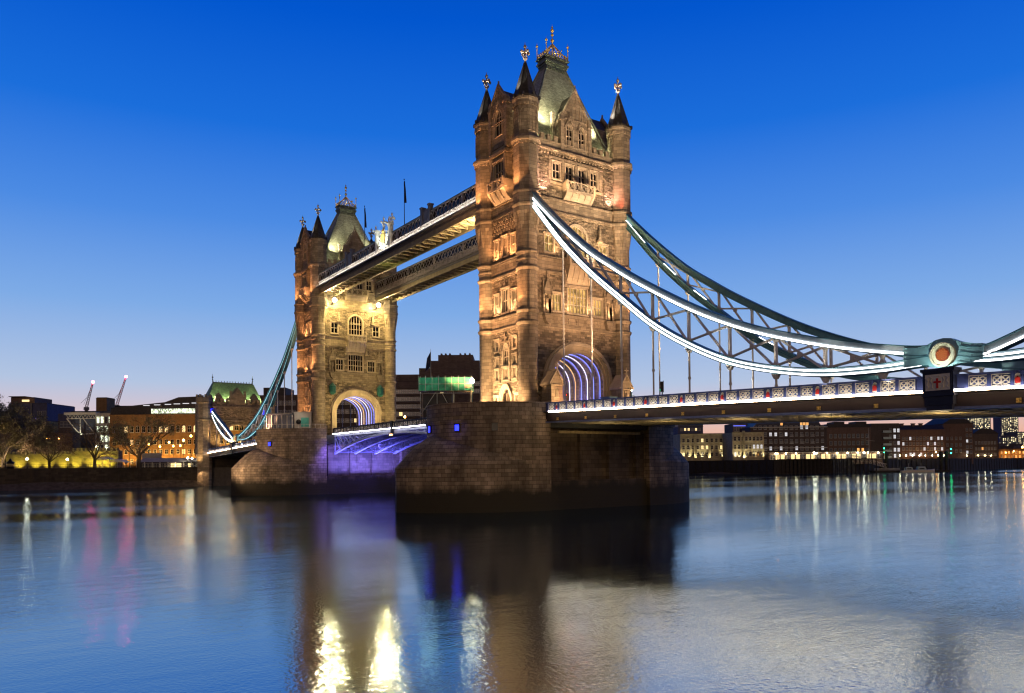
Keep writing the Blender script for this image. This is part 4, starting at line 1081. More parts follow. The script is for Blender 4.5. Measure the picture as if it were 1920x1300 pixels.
# farther tower, river face: two bright lanterns on the ledge light the whole wall
for y in (-5.9, 5.1):
    flood((-SPAN+FX+3.6, y, 37.9), (-SPAN+FX, y*.72, 34.6), 2500, YEL, 135)
    flood((-SPAN+FX+2.6, y, 38.0), (-SPAN+FX, y*.9, 39.5), 350, YEL, 130)
for y in (-4.5, 0, 4.5): flood((-SPAN+FX+8, y*1.2, 7.6), (-SPAN+FX, y, 18), 1500, YEL, 100)
# bascule undersides and pier face
for sx_ in (-1, 1):
    for y in (-5, 0, 5): lamp('AREA', (-SPAN/2+sx_*29.0, y, -1.9), (-SPAN/2+sx_*29.0, y, 6), 950*K, (.17, .15, 1), 1.2)
for y in (-6, 6): flood((-SPAN+13.5, y-4, 5.2), (-SPAN+10, y, -3), 900, (.17, .11, 1), 120)
flood((-SPAN+4, -32, 1), (-SPAN+3, -19, 1), 1300, (1, .66, .38), 100)
# soffit of the south span, wash on the walkway floor, pier stone
for x in (16, 27, 38, 49, 60, 71): lamp('AREA', (x, -4, 2.6), (x, -4, 7), 260, (1, .74, .36), 1.5)
for x in (-SPAN+7, -8): flood((x, -7.2, 37.6), (x+(20 if x < -40 else -20), -7.2, 41.2), 7000, (1, .72, .36), 100); flood((x, 7.2, 37.6), (x+(20 if x < -40 else -20), 7.2, 41.2), 5500, (1, .72, .36), 100)
lamp('POINT', (-44, -7.2, 38.6), None, 90, (.9, 1, .3), .2)
flood((-SPAN/2, -11.6, 41.2), (-SPAN/2, -9.4, 44.5), 900, (.95, 1, .9), 100)

for X0 in (0, -SPAN): lamp('POINT', (X0+.6, -.8, 63.4), None, 90, (1, .8, .4), .1)  # points added beside the cresting to brighten its gilt

flood((0, -20.5, 7.4), (0, -9, 33), 13000, (1, .50, .22), 64); flood((-SPAN, -20.5, 7.4), (-SPAN, -9, 33), 7000, (1, .5, .24), 64)  # broad fills added on the pier ends to even out the west faces
for y in (-7.5, 7.5): flood((FX+22, y, 8.2), (FX, y*.3, 30), 11500, (1, .58, .31), 52)  # added fill from the deck for the land face

# unseen spots added along the deck to brighten the chains and their bracing
for x in (17, 23, 29, 35, 41, 47, 53, 59):
    zm = (lerp(UP, x)+lerp(LO, x))/2
    flood((x, -11.9, dz(x)-.5), (x, -9.2, zm), 330+9*(zm-5)**2, (1, .86, .68), 32)
    flood((x, 7.4, dz(x)+.4), (x, 9, zm), 130+4*(zm-5)**2, (1, .88, .72), 70)
    if x > 30: flood((north(x), -11.5, dz(x)-.4), (north(x), -9, zm), 160+4*(zm-5)**2, (.9, 1, 1), 60)
# ------------------------------------------------------------------ banks
RZ = math.atan2(R2.y, R2.x)
RH = Vector((math.cos(RZ), math.sin(RZ), 0)); DH = Vector((-RH.y, RH.x, 0))   # along the frontages, away from the river
M['quay'] = stone('quay_wall', (.05, .038, .026), 1.6, .6, .5, .5, 0, .3, tide=-4.6, streak=.5)
M['mud'] = plain('river_shingle', (.11, .085, .065), .9, 0, .4, .8, .5)
M['paving'] = plain('paving', (.13, .115, .095), .9, 0, .2, 1)
M['pile'] = plain('wet_timber', (.022, .018, .014), .7, 0, .5, 1.2)
def poly_ground(name, pts, z, mat, zb=-9):
    b = MB(); b.plan(pts, zb, z); o = b.build(name, mat); o['kind'] = 'structure'; return o
lq = [(-177, 14), (-177, -12), (-177, -60), (-179, -140), (-200, -330), (-900, -330), (-900, 14)]
poly_ground('north_bank_ground', lq, -.15, M['paving'])
q2 = [at(u, 868, D) for u, D in ((1230, 462), (1290, 440), (1380, 418), (1450, 400), (1560, 405), (1690, 452), (1780, 474), (1900, 545), (2150, 640))]
rq = [(p.x, p.y) for p in q2]
poly_ground('east_bank_ground', rq+[(900, 1500), (500, 5200), (-2800, 5200), (-900, 14), (-177, 14)], .9, M['paving'])
def quay(name, label, pts, z0, z1, mat, cap=True):
    b = MB()
    for (x0, y0), (x1, y1) in zip(pts, pts[1:]):
        d = Vector((x1-x0, y1-y0, 0)); n_ = Vector((d.y, -d.x, 0)).normalized()
        L_ = d.length; d.normalize(); k = 0
        f = lambda a, z, o: (x0+d.x*a+n_.x*o, y0+d.y*a+n_.y*o, z)
        b.fbox(f, 0, L_, z0, z1, -.3, .25)
        if cap: b.fbox(f, 0, L_, z1, z1+.28, -.5, .4)
        s = 0
        while s < L_: b.fbox(f, s, s+.35, z0, z1-.2, .25, .5); s += 4.6
    return tag(b.build(name, mat), label, 'river wall')
quay('embankment_wall', 'dark stained river wall under the castle and trees on left bank', [(-200.3, -330), (-179.3, -140), (-177.2, -60), (-176.8, -13)], -9, -.2, M['quay'])
quay('quay_wall', 'dark sheet piled quay wall below the lit warehouses on right', rq, -9, .75, M['pile'])
fs = MB(); pts = [(-176, -12), (-172.5, -14), (-172, -60), (-173, -140), (-190, -330), (-200, -330), (-177, -60)]
vs = [(-172.2+.6*math.sin(y*.11), y, -6.6) for y in range(-330, -11, 6)]+[(-176.6, y, -4.3+.3*math.sin(y*.2)) for y in range(-330, -11, 6)]
vs = [(x-(max(0, -y-60)*.03), y, z) for x, y, z in vs]; n_ = len(vs)//2
fs.add(vs, [(i, i+1, n_+i+1, n_+i) for i in range(n_-1)], 0, True); tag(fs.build('foreshore', M['mud']), kind='structure')
bs = MB(); vs = []
for i in range(25):
    q = i/24; p = at(1296+q*180, 868, 440-38*q); h = 2.2*math.exp(-((q-.28)/.16)**2)+.5*math.exp(-((q-.6)/.3)**2)
    for k in range(4):
        r = k/3; pp = p-DH*(8*(1-r)+.3); vs.append((pp.x, pp.y, ZW-.25+(h+.3)*r**.8))
bs.add(vs, [(i*4+k, i*4+k+1, i*4+k+5, i*4+k+4) for i in range(24) for k in range(3)], 0, True); tag(bs.build('river_beach', M['mud']), kind='structure')
# ------------------------------------------------------------------ background buildings
for nm, c in (('cream', (.42, .38, .27)), ('brick', (.23, .135, .065)), ('brickred', (.15, .095, .085)), ('brickdark', (.09, .07, .072)), ('conc', (.17, .125, .11)), ('bluegrey', (.08, .085, .17)), ('castle', (.30, .26, .17))):
    M[nm] = stone('facade_'+nm, c, .6 if 'b' == nm[0] else 1.2, .2 if 'b' == nm[0] else .5, .6, .25, .6 if nm == 'castle' else 0, .15, streak=.2)
M['roofdark'] = plain('dark_roof', (.035, .03, .035), .7, 0, .3)
M['navyroof'] = plain('blue_roof', (.03, .035, .07), .5, 0, .2)
M['coppergreen'] = plain('green_slate_roof', (.13, .2, .11), .6, 0, .3, 2)
M['fr'] = plain('window_frame', (.45, .43, .42), .6, 0, .1)
M['stairlit'] = litglass('stair_light', (.9, 1, .72), 1.6); M['ledblue'] = glow('blue_light', (.15, .2, 1), 1.2)
M['winlit'] = glow('lit_window', (1, .72, .32), 1.6); M['winwhite'] = glow('white_lit_window', (.95, .95, 1), .8); M['winor'] = glow('orange_window', (1, .45, .12), 1.5)
M['windim'] = plain('dusk_glass', (.10, .11, .16), .25, .2, .4, .3)
M['lampwhite'] = glow('white_lamp', (1, .9, .62), 70); M['lamporange'] = glow('sodium_lamp', (1, .40, .07), 60); M['lampwarm'] = glow('warm_lamp', (1, .8, .45), 60)
M['lampgreen'] = glow('green_lamp', (.02, 1, .3), 25); M['lampred'] = glow('red_lamp', (1, .05, .16), 120); M['lampblue'] = glow('blue_lamp', (.02, .03, 1), 4)
def block(name, label, u0, u1, vt, vb, D, dep, mat, roof=None, group=None, cat='building'):
    p = at(u0, vb, D); W = (u1-u0)/FPX*D; Hh = (vb-vt)/FPX*D
    t = thing(name, label, cat, p, RZ, group)
    b = MB(); b.box(0, W, 0, dep, -2.5, Hh); b.box(-.12, W+.12, -.15, dep+.1, Hh-.25, Hh); b.build('wall', mat, t)
    if roof: 
        r = MB(); r.box(.2, W-.2, .3, dep-.3, Hh, Hh+.25); r.build('roof', roof, t)
    t['W'] = W; t['H'] = Hh; t['s'] = D/FPX
    return t, W, Hh, D/FPX
WM = {}
def winmesh(w, h, gl, arched=False):
    k = (round(w, 2), round(h, 2), gl, arched)
    if k not in WM:
        b = MB(); f = lambda a, z, o: (a, -o, z)
        po = outline(0, w, 0, h, 'round' if arched else 'rect')
        b.ring(f, grow(po, 0, w, 0, h, .12), po, -.1, .1); b.prism(f, po, -.1, .03, 1)
        b.fbox(f, -.05, .05, .02, h-.02, .03, .07); b.fbox(f, -w/2, w/2, h*.5-.05, h*.5+.05, .03, .075); b.fbox(f, -w/2-.2, w/2+.2, -.25, -.1, -.1, .2)
        o = b.build('window', [M['fr'], M[gl]]); me = o.data; bpy.data.objects.remove(o); WM[k] = me
    return WM[k]
def windows(t, xs, zs, w, h, lit=(), gl='windim', lg='winlit', arched=False, y=-.02, skip=()):
    for j, z in enumerate(zs):
        for i, x in enumerate(xs):
            if (i, j) in skip: continue
            o = bpy.data.objects.new('window', winmesh(w, h, lg if (i, j) in lit else gl, arched)); COL.objects.link(o)
            o.parent = t; o.location = (x, y, z)
def span_(a, b, n): return [a+(b-a)*(i+.5)/n for i in range(n)]
def pick(nx, nz, k, seed):
    r = random.Random(seed); return {(r.randrange(nx), r.randrange(nz)) for _ in range(k)}
def up(t, x, z, power, col, tz=None, ang=70, y=-1.6):
    """a floodlight or added wash in front of the wall of building t"""
    base = Vector(t.location); P = lambda a, b, c: base+RH*a+DH*b+Vector((0, 0, c))
    lamp('SPOT', P(x, y, z), P(x, .6, tz if tz else z+9), power*2.2, col, .1, ang, .8)
# -- right bank
t, W, Hh, s = block('wharf_building', 'pale riverside building with bright uplights, just right of near pier', 1276, 1369, 814, 863, 446, 22, M['cream'], M['roofdark'])
windows(t, span_(.5, W-1, 10), [2.2, 6.2, 10.2], 1.2, 2.0, {(5, 1), (4, 1), (8, 1), (0, 0), (4, 2)}, 'glassdark', 'winlit')
b = MB()
for x in (W*.28, W*.6, W*.31, W*.57): b.box(x-.3, x+.3, -.5, -.1, 0, Hh)
b.build('pilaster', M['cream'], t)
for x in (1, W*.18, W*.30, W*.44, W*.58, W*.85): up(t, x, .3, 1700, (1, .82, .42), 9, 60, -1.1)
t, W, Hh, s = block('columned_building', 'pale stone riverside building with arched lit windows, beside the dark brick hotel', 1374, 1433, 811, 863, 424, 20, M['cream'], M['roofdark'])
windows(t, span_(.4, W-.4, 8), [2.2, 6.2, 10.6], 1.1, 2.2, {(5, 1), (6, 1), (7, 1), (0, 0)}, 'glassdark', 'winwhite', True)
b = MB()
for x in (W*.33, W*.37): b.box(x-.25, x+.25, -.7, -.1, 0, Hh+.8)
b.build('pilaster', M['cream'], t)
for x in (W*.08, W*.2, W*.35, W*.42, W*.7, W*.97): up(t, x, .3, 1700, (1, .82, .42), 9, 55, -1.1)
t, W, Hh, s = block('blue_roof_building', 'dark building with curved blue roof behind the pale riverside building', 1272, 1319, 800, 863, 480, 20, M['bluegrey'])
r = MB(); r.prism(lambda a, z, o: (a, -o, z), [(0, Hh), (W, Hh), (W, Hh+1), (W*.7, Hh+2.6), (W*.1, Hh+3.2), (0, Hh+2.8)], -18, .2); r.build('roof', M['navyroof'], t)
windows(t, span_(1, W-1, 6), [Hh-2.6], 1.2, 1.5, {(1, 0), (2, 0), (4, 0)}, 'windim', 'winlit')
t, W, Hh, s = block('rooftop_block', 'small block with a blue lit top floor above the columned building', 1375, 1412, 795, 863, 450, 18, M['conc'], M['roofdark'])
windows(t, span_(.5, W-.5, 7), [Hh-4.2], 1.1, 2.4, (), 'windim'); g = MB(); g.box(.3, W*.65, -.12, -.02, Hh-1.4, Hh-.9); g.build('blue_sign_light', M['ledblue'] if 'ledblue' in M else glow('blue_light', (.15, .2, 1), 1.2), t)
t, W, Hh, s = block('brick_hotel', 'dark brick riverside hotel with rows of white balconies and pale cornices', 1408, 1551, 801, 863, 430, 26, M['brickdark'])
windows(t, span_(1, W-1, 14), [17.0, 13.2, 9.4, 5.4], 1.3, 1.9, pick(14, 4, 9, 3), 'windim', 'winwhite')
b = MB(); b.box(-.3, W+.3, -.6, 0, Hh-.5, Hh); b.box(-.2, W+.2, -.35, 0, 6.4, 6.8); b.build('cornice', M['fr'], t)
for i in (3, 5, 7, 9, 11):
    for z in (16.6, 12.8, 9.0):
        b = MB(); x = 1+(W-2)*(i+.5)/14
        b.box(x-1.1, x+1.1, -1.0, 0, z-.15, z); b.box(x-1.1, x+1.1, -1.05, -.98, z+.9, z+1)
        for q in range(8): b.box(x-1.1+q*.31, x-1.05+q*.31, -1.04, -.99, z, z+.9)
        b.build('balcony', M['fr'], t)
r = MB(); r.prism(lambda a, z, o: (a, -o, z), [(W*.05, Hh), (W*.95, Hh), (W*.9, Hh+3.6), (W*.12, Hh+3.6)], -20, -1.5); ro = r.build('roof', M['navyroof'], t)
for x in (W*.42, W*.68, W*.72, W*.76): 
    o = bpy.data.objects.new('dormer_window', winmesh(1.2, 1.4, 'winor')); COL.objects.link(o); o.parent = t; o.location = (x, 1.4, Hh+.9)
t, W, Hh, s = block('glazed_pavilion', 'low glass pavilion glowing with warm lights at the foot of the brick hotel', 1442, 1655, 849, 863, 418, 7, M['conc'], M['roofdark'], None, 'pavilion')
windows(t, span_(.5, W-.5, 22), [.3], 2.0, 2.6, {(i, 0) for i in range(22) if i % 3}, 'windim', 'winlit')
b = MB(); b.box(-.3, W+.3, -2.4, 0, Hh-.2, Hh+.1)
for i in range(15): x = W*i/14; b.box(x-.1, x+.1, -2.3, -2.1, 0, Hh-.2)
b.build('canopy', M['white'], t)
for i in range(11):
    if i != 3:
        g = MB(); x = W*(.05+.09*i); g.ball((x, -1.6, Hh-.55), .34, 8); g.build('canopy_lamp', M['lampwarm'] if 'lampwarm' in M else M['strip'], t)
t, W, Hh, s = block('brown_warehouse', 'long dim brown warehouse with dormers right of the brick hotel', 1551, 1634, 802, 863, 440, 25, M['brickred'])
windows(t, span_(1, W-1, 9), [12.6, 8.6, 4.6], 1.3, 2.0, {(6, 2), (7, 2)}, 'windim', 'winor')
r = MB(); r.prism(lambda a, z, o: (a, -o, z), [(0, Hh), (W, Hh), (W*.97, Hh+2), (W*.02, Hh+2)], -22, -.6)
for q in (.2, .7): r.box(W*q, W*q+6, 2, 12, Hh+2, Hh+3.4)
r.build('roof', M['roofdark'], t)
t, W, Hh, s = block('balcony_tower', 'narrow apartment tower with pale glass balconies, beside the navigation lights', 1634, 1688, 795, 863, 462, 20, M['brickdark'], M['roofdark'])
windows(t, [W*.68, W*.82, W*.95], [16.5, 12.8, 9, 5, 1.4], 1.3, 2.1, {(i, j) for i in range(1, 3) for j in range(5) if (i+j) % 3}, 'windim', 'winwhite')
for z in (1.2, 5, 8.8, 12.6, 16.4):
    b = MB(); b.box(W*.38, W*.66, -1.6, 0, z-.2, z); b.box(W*.38, W*.66, -1.62, -1.55, z, z+1.1); b.build('balcony', M['pale'], t)
t, W, Hh, s = block('dark_warehouse', 'long dark brick warehouse with three chimneys and scattered white lit windows', 1688, 1773, 806, 863, 486, 24, M['brickred'])
windows(t, span_(1, W-1, 12), [12.5, 9.2, 5.9, 2.6], 1.2, 1.9, pick(12, 4, 15, 5), 'windim', 'winwhite')
r = MB(); r.prism(lambda a, z, o: (-o+0, a, z), [(0, Hh), (12, Hh), (8, Hh+3), (4, Hh+3)], -W, 0); r.build('roof', M['roofdark'], t)
for q in (.15, .5, .85): up(t, W*q, 1, 420, (1, .5, .15), 6, 120, -5)  # orange wash added for the light of the street lamps
for q in (.11, .36, .53):
    b = MB(); b.box(W*q-.9, W*q+.9, 3, 4.5, Hh, Hh+3.6); b.box(W*q-1.2, W*q+1.2, 2.8, 4.7, Hh+3.6, Hh+4.1); b.build('chimney', M['brickred'], t)
t, W, Hh, s = block('gabled_warehouse', 'tallest dark warehouse with a broad gable, below the dark deck near right edge', 1770, 1825, 795, 863, 496, 24, M['brickred'])
b = MB(); b.prism(lambda a, z, o: (a, -o, z), [(-.6, Hh), (W+.6, Hh), (W*.55, Hh+4.8), (W*.38, Hh+4.8)], -24, .4); b.box(W*.36, W*.42, 1, 3, Hh+4, Hh+6.2); b.build('roof', M['roofdark'], t)
windows(t, [W*.8, W*.93], [18.5, 14.8, 11.2, 7.5, 4], 1.2, 1.8, {(0, 4), (0, 2)}, 'windim', 'winwhite')
windows(t, span_(1, W*.65, 4), [13, 9, 5], 1.1, 1.7, (), 'windim')
t, W, Hh, s = block('hipped_warehouse', 'plain dark hip roofed warehouse left of the orange lit quay', 1825, 1872, 814, 863, 530, 26, M['brickdark'])
b = MB(); b.prism(lambda a, z, o: (a, -o, z), [(-.5, Hh), (W+.5, Hh), (W*.72, Hh+3.6), (W*.3, Hh+3.6)], -24, .4); b.build('roof', M['roofdark'], t)
for q in (.2, .7): up(t, W*q, 1, 420, (1, .5, .15), 6, 120, -5)  # orange spots added to lift the dark front
windows(t, span_(1, W-1, 7), [11, 7, 3], 1.1, 1.7, {(2, 1)}, 'windim', 'winor')
t, W, Hh, s = block('orange_quay_building', 'low brick building lit bright orange by street lamps at right edge', 1873, 1985, 842, 862, 640, 20, M['brick'], M['roofdark'])
windows(t, span_(1, W-1, 16), [1.5, 5], 1.2, 1.8, pick(16, 2, 16, 9), 'windim', 'winor')
for q in (.1, .3, .5, .7, .9): up(t, W*q, 6, 1600, (1, .42, .08), 2, 120, -6)
def skyw(name, base):
    m, t, n, l, b = nodes(name); tc = n.new('ShaderNodeTexCoord'); sp = n.new('ShaderNodeSeparateXYZ'); l.new(tc.outputs['Object'], sp.inputs[0])
    ad = n.new('ShaderNodeMath'); l.new(sp.outputs[0], ad.inputs[0]); l.new(sp.outputs[1], ad.inputs[1])
    cb = n.new('ShaderNodeCombineXYZ'); l.new(ad.outputs[0], cb.inputs[0]); l.new(sp.outputs[2], cb.inputs[1])
    br = n.new('ShaderNodeTexBrick'); l.new(cb.outputs[0], br.inputs['Vector']); br.offset = 0; br.inputs['Scale'].default_value = 1
    br.inputs['Brick Width'].default_value = 5.5; br.inputs['Row Height'].default_value = 4.2; br.inputs['Mortar Size'].default_value = .75
    br.inputs['Color1'].default_value = (0, 0, 0, 1); br.inputs['Color2'].default_value = (1, 1, 1, 1); br.inputs['Mortar'].default_value = (0, 0, 0, 1)
    gt = n.new('ShaderNodeMapRange'); l.new(br.outputs['Color'], gt.inputs[0]); gt.inputs[1].default_value = .45; gt.inputs[2].default_value = .9; gt.inputs[4].default_value = 2.2
    b.inputs['Base Color'].default_value = (*base, 1); b.inputs['Roughness'].default_value = .3
    b.inputs['Emission Color'].default_value = (1, .85, .5, 1); l.new(gt.outputs[0], b.inputs['Emission Strength']); return m
M['castle'].node_tree.nodes['Bump'].inputs['Strength'].default_value = .8
M['sky1'] = skyw('office_tower_facade', (.10, .12, .22)); M['sky2'] = skyw('stepped_tower_facade', (.12, .12, .18))
def tower_block(u0, u1, vt, D, label, mat, step=0, crown=None):
    t, W, Hh, s = block('skyscraper', label, u0, u1, vt, 866, D, (u1-u0)/FPX*D*.8, M['bluegrey'], M['roofdark'], 'distant office towers', 'skyscraper')
    b = MB(); b.box(-1, W+1, -1.5, -.3, 8, Hh-4); b.build('window_wall', mat, t)
    b = MB()
    for q in range(9): x = W*q/8; b.box(x-1.2, x+1.2, -2.6, -1.4, 8, Hh+2)
    if step: b.box(W*.12, W*.88, 0, W*.6, Hh, Hh+step)
    b.build('mullion_frame', M['bluegrey'], t)
tower_block(1806, 1858, 772, 3500, 'far skyscraper with many lit windows under the deck, left of the pair', M['sky1'])
tower_block(1879, 1910, 768, 3600, 'far slimmer skyscraper with lit windows under the deck, right of the pair', M['sky2'], 30)
tower_block(1909, 1960, 810, 3400, 'far lower office block with dim lit windows cut by the right edge', M['sky2'])
tower_block(1876, 1907, 817, 2500, 'low far office block standing before the slimmer skyscraper', M['sky1'])
b = MB(); p0 = at(1866, 866, 1500)
for i in range(26): 
    p = at(1840+i*9, 866, 1400+random.uniform(0, 500)); h = random.uniform(16, 34); w = random.uniform(16, 30)
    b.box(p.x, p.x+w, p.y, p.y+w, 0, h)
o = b.build('distant_city', M['brickdark']); o['kind'] = 'stuff'; o['label'] = 'low dark mass of far city roofs behind the orange quay'
# -- jetty, pontoon, gangway, boats
t = thing('timber_jetty', 'dark timber jetty on piles in front of the pavilion', 'jetty', at(1464, 864, 402), RZ)
W = (1640-1464)/FPX*402
b = MB(); b.box(0, W, -2, 3, .3, .8); b.build('deck', M['pile'], t)
for i in range(24):
    b = MB(); x = W*i/23; b.tube((x, -1.8, -9), (x, -1.8, .4), .28, n=7); b.build('pile', M['pile'], t)
b = MB(); b.bar((0, -1.9, 1.9), (W, -1.9, 1.9), .08, .08)
for i in range(40): b.box(W*i/39-.04, W*i/39+.04, -1.94, -1.86, .8, 1.9)
b.build('railing', M['white'], t)
t = thing('gangway', 'white lattice gangway sloping down from the jetty to the pontoon', 'gangway', at(1596, 868, 404), RZ)
W = (1660-1596)/FPX*404; b = MB(); za, zb = 2.4, -2.6
for y in (-1.1, 1.1):
    for h in (0, 1.8): b.bar((0, y, za+h), (W, y, zb+h), .16, .16)
    for i in range(12):
        x, x2 = W*i/12, W*(i+1)/12; z, z2 = za+(zb-za)*i/12, za+(zb-za)*(i+1)/12
        b.bar((x, y, z), (x2, y, z2+1.8), .1, .1); b.bar((x, y, z+1.8), (x2, y, z2), .1, .1)
b.build('truss', M['white'], t); b = MB(); b.bar((0, 0, za+.1), (W, 0, zb+.1), 2.0, .1); b.build('walkboard', M['grey'], t)
t = thing('pontoon', 'low dark floating pontoon with dark upright piles before the quay', 'pontoon', at(1640, 868, 420), RZ); W = (1782-1640)/FPX*420; zz = -t.location.z
b = MB(); b.box(0, W, 0, 8, ZW-.6+zz, ZW+.9+zz); b.box(-.3, W+.3, -.2, 8.2, ZW+.9+zz, ZW+1.1+zz); b.build('float', M['pile'], t)
for q in (.13, .2, .93, 1.0):
    b = MB(); b.tube((W*q, 4, -9+zz), (W*q, 4, 4.4+zz), .95, n=10); b.lathe([(.95, 0), (.02, .9)], (W*q, 4, 4.4+zz), 10); b.build('pile', M['pile'], t)
b = MB()
for i in range(40): b.box(W*(.0+.33*i/39)-.04, W*.33*i/39+.04, .1, .18, ZW+1.1+zz, ZW+2.3+zz)
b.bar((0, .14, ZW+2.3+zz), (W*.33, .14, ZW+2.3+zz), .08, .08); b.build('railing', M['white'], t)
def boat(u, D, L_, label, zcab):
    t = thing('motor_boat', label, 'boat', at(u, 868, D), RZ, 'boats moored at the pontoon'); z = ZW-t.location.z
    st = [(-.5, .75, .5), (-.2, 1.0, .6), (.15, .95, .75), (.38, .6, 1.0), (.5, .05, 1.3)]; vs = []
    for q, w, h in st: vs += [(q*L_, -w*L_*.14, z+.5+h), (q*L_, -w*L_*.1, z-.3), (q*L_, w*L_*.1, z-.3), (q*L_, w*L_*.14, z+.5+h)]
    b = MB(); b.add(vs, [(i*4+k, i*4+(k+1) % 4, i*4+4+(k+1) % 4, i*4+4+k) for i in range(4) for k in range(4)]+[(0, 1, 2, 3)]); b.build('hull', M['white'], t)
    c = MB(); w = L_*.1
    c.hexa([(-.3*L_, -w, z+1), (.12*L_, -w, z+1), (.12*L_, w, z+1), (-.3*L_, w, z+1), (-.26*L_, -w*.85, z+zcab), (.04*L_, -w*.85, z+zcab), (.04*L_, w*.85, z+zcab), (-.26*L_, w*.85, z+zcab)]); co = c.build('cabin', M['pale'], t)
    g = MB(); g.box(-.22*L_, 0, -w-.04, w+.04, z+1.7, z+2.2); g.build('cabin_window', M['glassdark'], co)
    m = MB(); m.tube((-.1*L_, 0, z+zcab), (-.1*L_, 0, z+zcab+2), .05, n=6); m.build('mast', M['white'], t)
boat(1707, 414, 10, 'white motor boat moored at the pontoon, left of two', 2.9)
boat(1731, 414, 12, 'longer white motor boat moored at the pontoon, right of two', 3.1)
# ------------------------------------------------------------------ lamps
def street_lamp(u, v, D, mat, zg, label, group, r=.32, post=True):
    p = at(u, v, D); t = thing('street_lamp', label, 'street lamp', (p.x, p.y, zg), 0, group); h = p.z-zg
    b = MB(); b.tube((0, 0, 0), (0, 0, h-r*.7), .09, .06, 7); b.lathe([(.2, 0), (.2, .5), (.1, .8)], (0, 0, 0), 7); b.lathe([(.06, h-r*1.3), (r*.75, h-r*.8)], (0, 0, 0), 8); b.build('post', M['iron'], t)
    g = MB(); g.ball((0, 0, h), r, 8); g.lathe([(r*.4, r*.9), (.02, r*1.5)], (0, 0, h), 6); g.build('lantern', M[mat], t)
G1 = 'sodium lamps along the right quay'
for u, v in ((1755, 848), (1790, 849), (1817, 848), (1844, 848), (1870, 848), (1886, 849), (1901, 846)):
    street_lamp(u, v, 478+(u-1755)*.9, 'lamporange', .9, 'tall orange sodium street lamp on the right quay', G1, .36)
street_lamp(1917, 839, 560, 'lamporange', .9, 'brightest orange lamp at the right edge of the quay', G1, .6)
for u in (1687, 1699, 1711, 1724, 1735, 1748, 1759, 1770, 1813, 1821, 1834, 1847, 1858):
    street_lamp(u, 854.5, 456+max(0, u-1760)*.7, 'lampwarm', .9, 'small pale yellow promenade lamp in the row along the right quay', 'small promenade lamps on the right quay', .26)
street_lamp(1458, 851, 408, 'lamporange', .9, 'single orange lamp before the brick hotel at the pavilion end', G1, .34)
street_lamp(1527, 850, 406, 'lampwhite', .9, 'bright white lamp in the middle of the glass pavilion front', G1, .5)
street_lamp(1620, 849.5, 410, 'lampwhite', .9, 'bright white lamp above the top of the gangway', G1, .45)
for u, v in ((1658, 841), (1783, 842)):
    p = at(u, v, 421); t = thing('navigation_light', 'pair of green navigation lights on a mast at the %s end of the pontoon' % ('gangway' if u < 1700 else 'far'), 'navigation light', (p.x, p.y, ZW+1.1), 0, 'navigation lights')
    b = MB(); h = p.z-ZW-1.1; b.tube((0, 0, 0), (0, 0, h+.6), .12, .1, 7); b.build('mast', M['iron'], t)
    for dz_ in (0, -2.2): g = MB(); g.ball((0, -.1, h+dz_), .3, 8); g.build('green_light', M['lampgreen'], t)
t = thing('lattice_mast', 'tall grey signal mast with crosstrees on the jetty near the gangway', 'mast', at(1630, 864, 405), RZ)
b = MB(); b.tube((0, 0, 0), (0, 0, 17), .22, .1, 8); b.bar((-4, 0, 11), (3, 0, 10.2), .12, .12); b.bar((-2, 0, 11), (0, 0, 13.5), .08, .08); b.build('pole', M['fr'], t)
# -- left bank
GZ = -.15
def crenel(t, W, Hh, n, mat, dep=1.2):
    b = MB()
    for i in range(n):
        x = W*(i+.25)/n; b.box(x, x+W/n*.5, -.05, dep, Hh, Hh+1.1)
    b.build('battlement', mat, t)
CG = 'castle walls on the left bank'
t, W, Hh, s = block('castle_wall', 'long low crenellated stone wall, bright yellow light, far left', -60, 133, 853, 880, 292, 2, M['castle'], None, CG, 'wall'); crenel(t, W, Hh, 26, M['castle'])
for q in (.06, .2, .31, .5, .66, .78, .93): up(t, W*q, .4, 520, (1, .78, .07), 3, 100, -2.6)
t, W, Hh, s = block('castle_wall', 'taller yellow lit stone wall behind the two middle trees', 133, 222, 846, 880, 284, 3, M['castle'], None, CG, 'wall'); crenel(t, W, Hh, 11, M['castle'])
for q in (.1, .45, .62, .8): up(t, W*q, .4, 800, (1, .78, .07), 4, 100, -2.8)
t, W, Hh, s = block('castle_wall', 'inner stone rampart dimly lit behind the left trees', 84, 136, 812, 880, 330, 6, M['brickdark'], M['roofdark'], CG, 'wall')
t, W, Hh, s = block('castle_turret', 'square stone castle turret behind the far left tree', 53, 86, 790, 880, 335, 9, M['castle'], M['roofdark']); crenel(t, W, Hh, 5, M['castle'], .8); up(t, W*.8, 8, 900, (1, .7, .25), 16, 60, -5)
t, W, Hh, s = block('office_block', 'blue grey office block with violet lit panels, above far left tree', 16, 88, 757, 880, 470, 30, M['bluegrey'], M['roofdark'])
b = MB(); b.box(W*.33, W*.36, -.6, 0, 4, Hh); b.box(W*.58, W*.62, -.6, 0, 4, Hh); b.box(0, W*.3, -.3, 0, Hh-5, Hh-.5); b.build('fin', M['grey'], t)
b = MB(); b.box(0, W*.62, 2, 20, Hh, Hh+4); b.box(W*.02, W*.45, -1, 20, Hh+4, Hh+4.4); b.build('penthouse', M['brickred'], t)
g = MB(); g.box(W*.38, W*.56, -1.3, -.9, Hh+1, Hh+2.2); g.build('roof_sign_light', M['winlit'], t)
M['winviolet'] = glow('violet_window', (.35, .25, .9), .7)
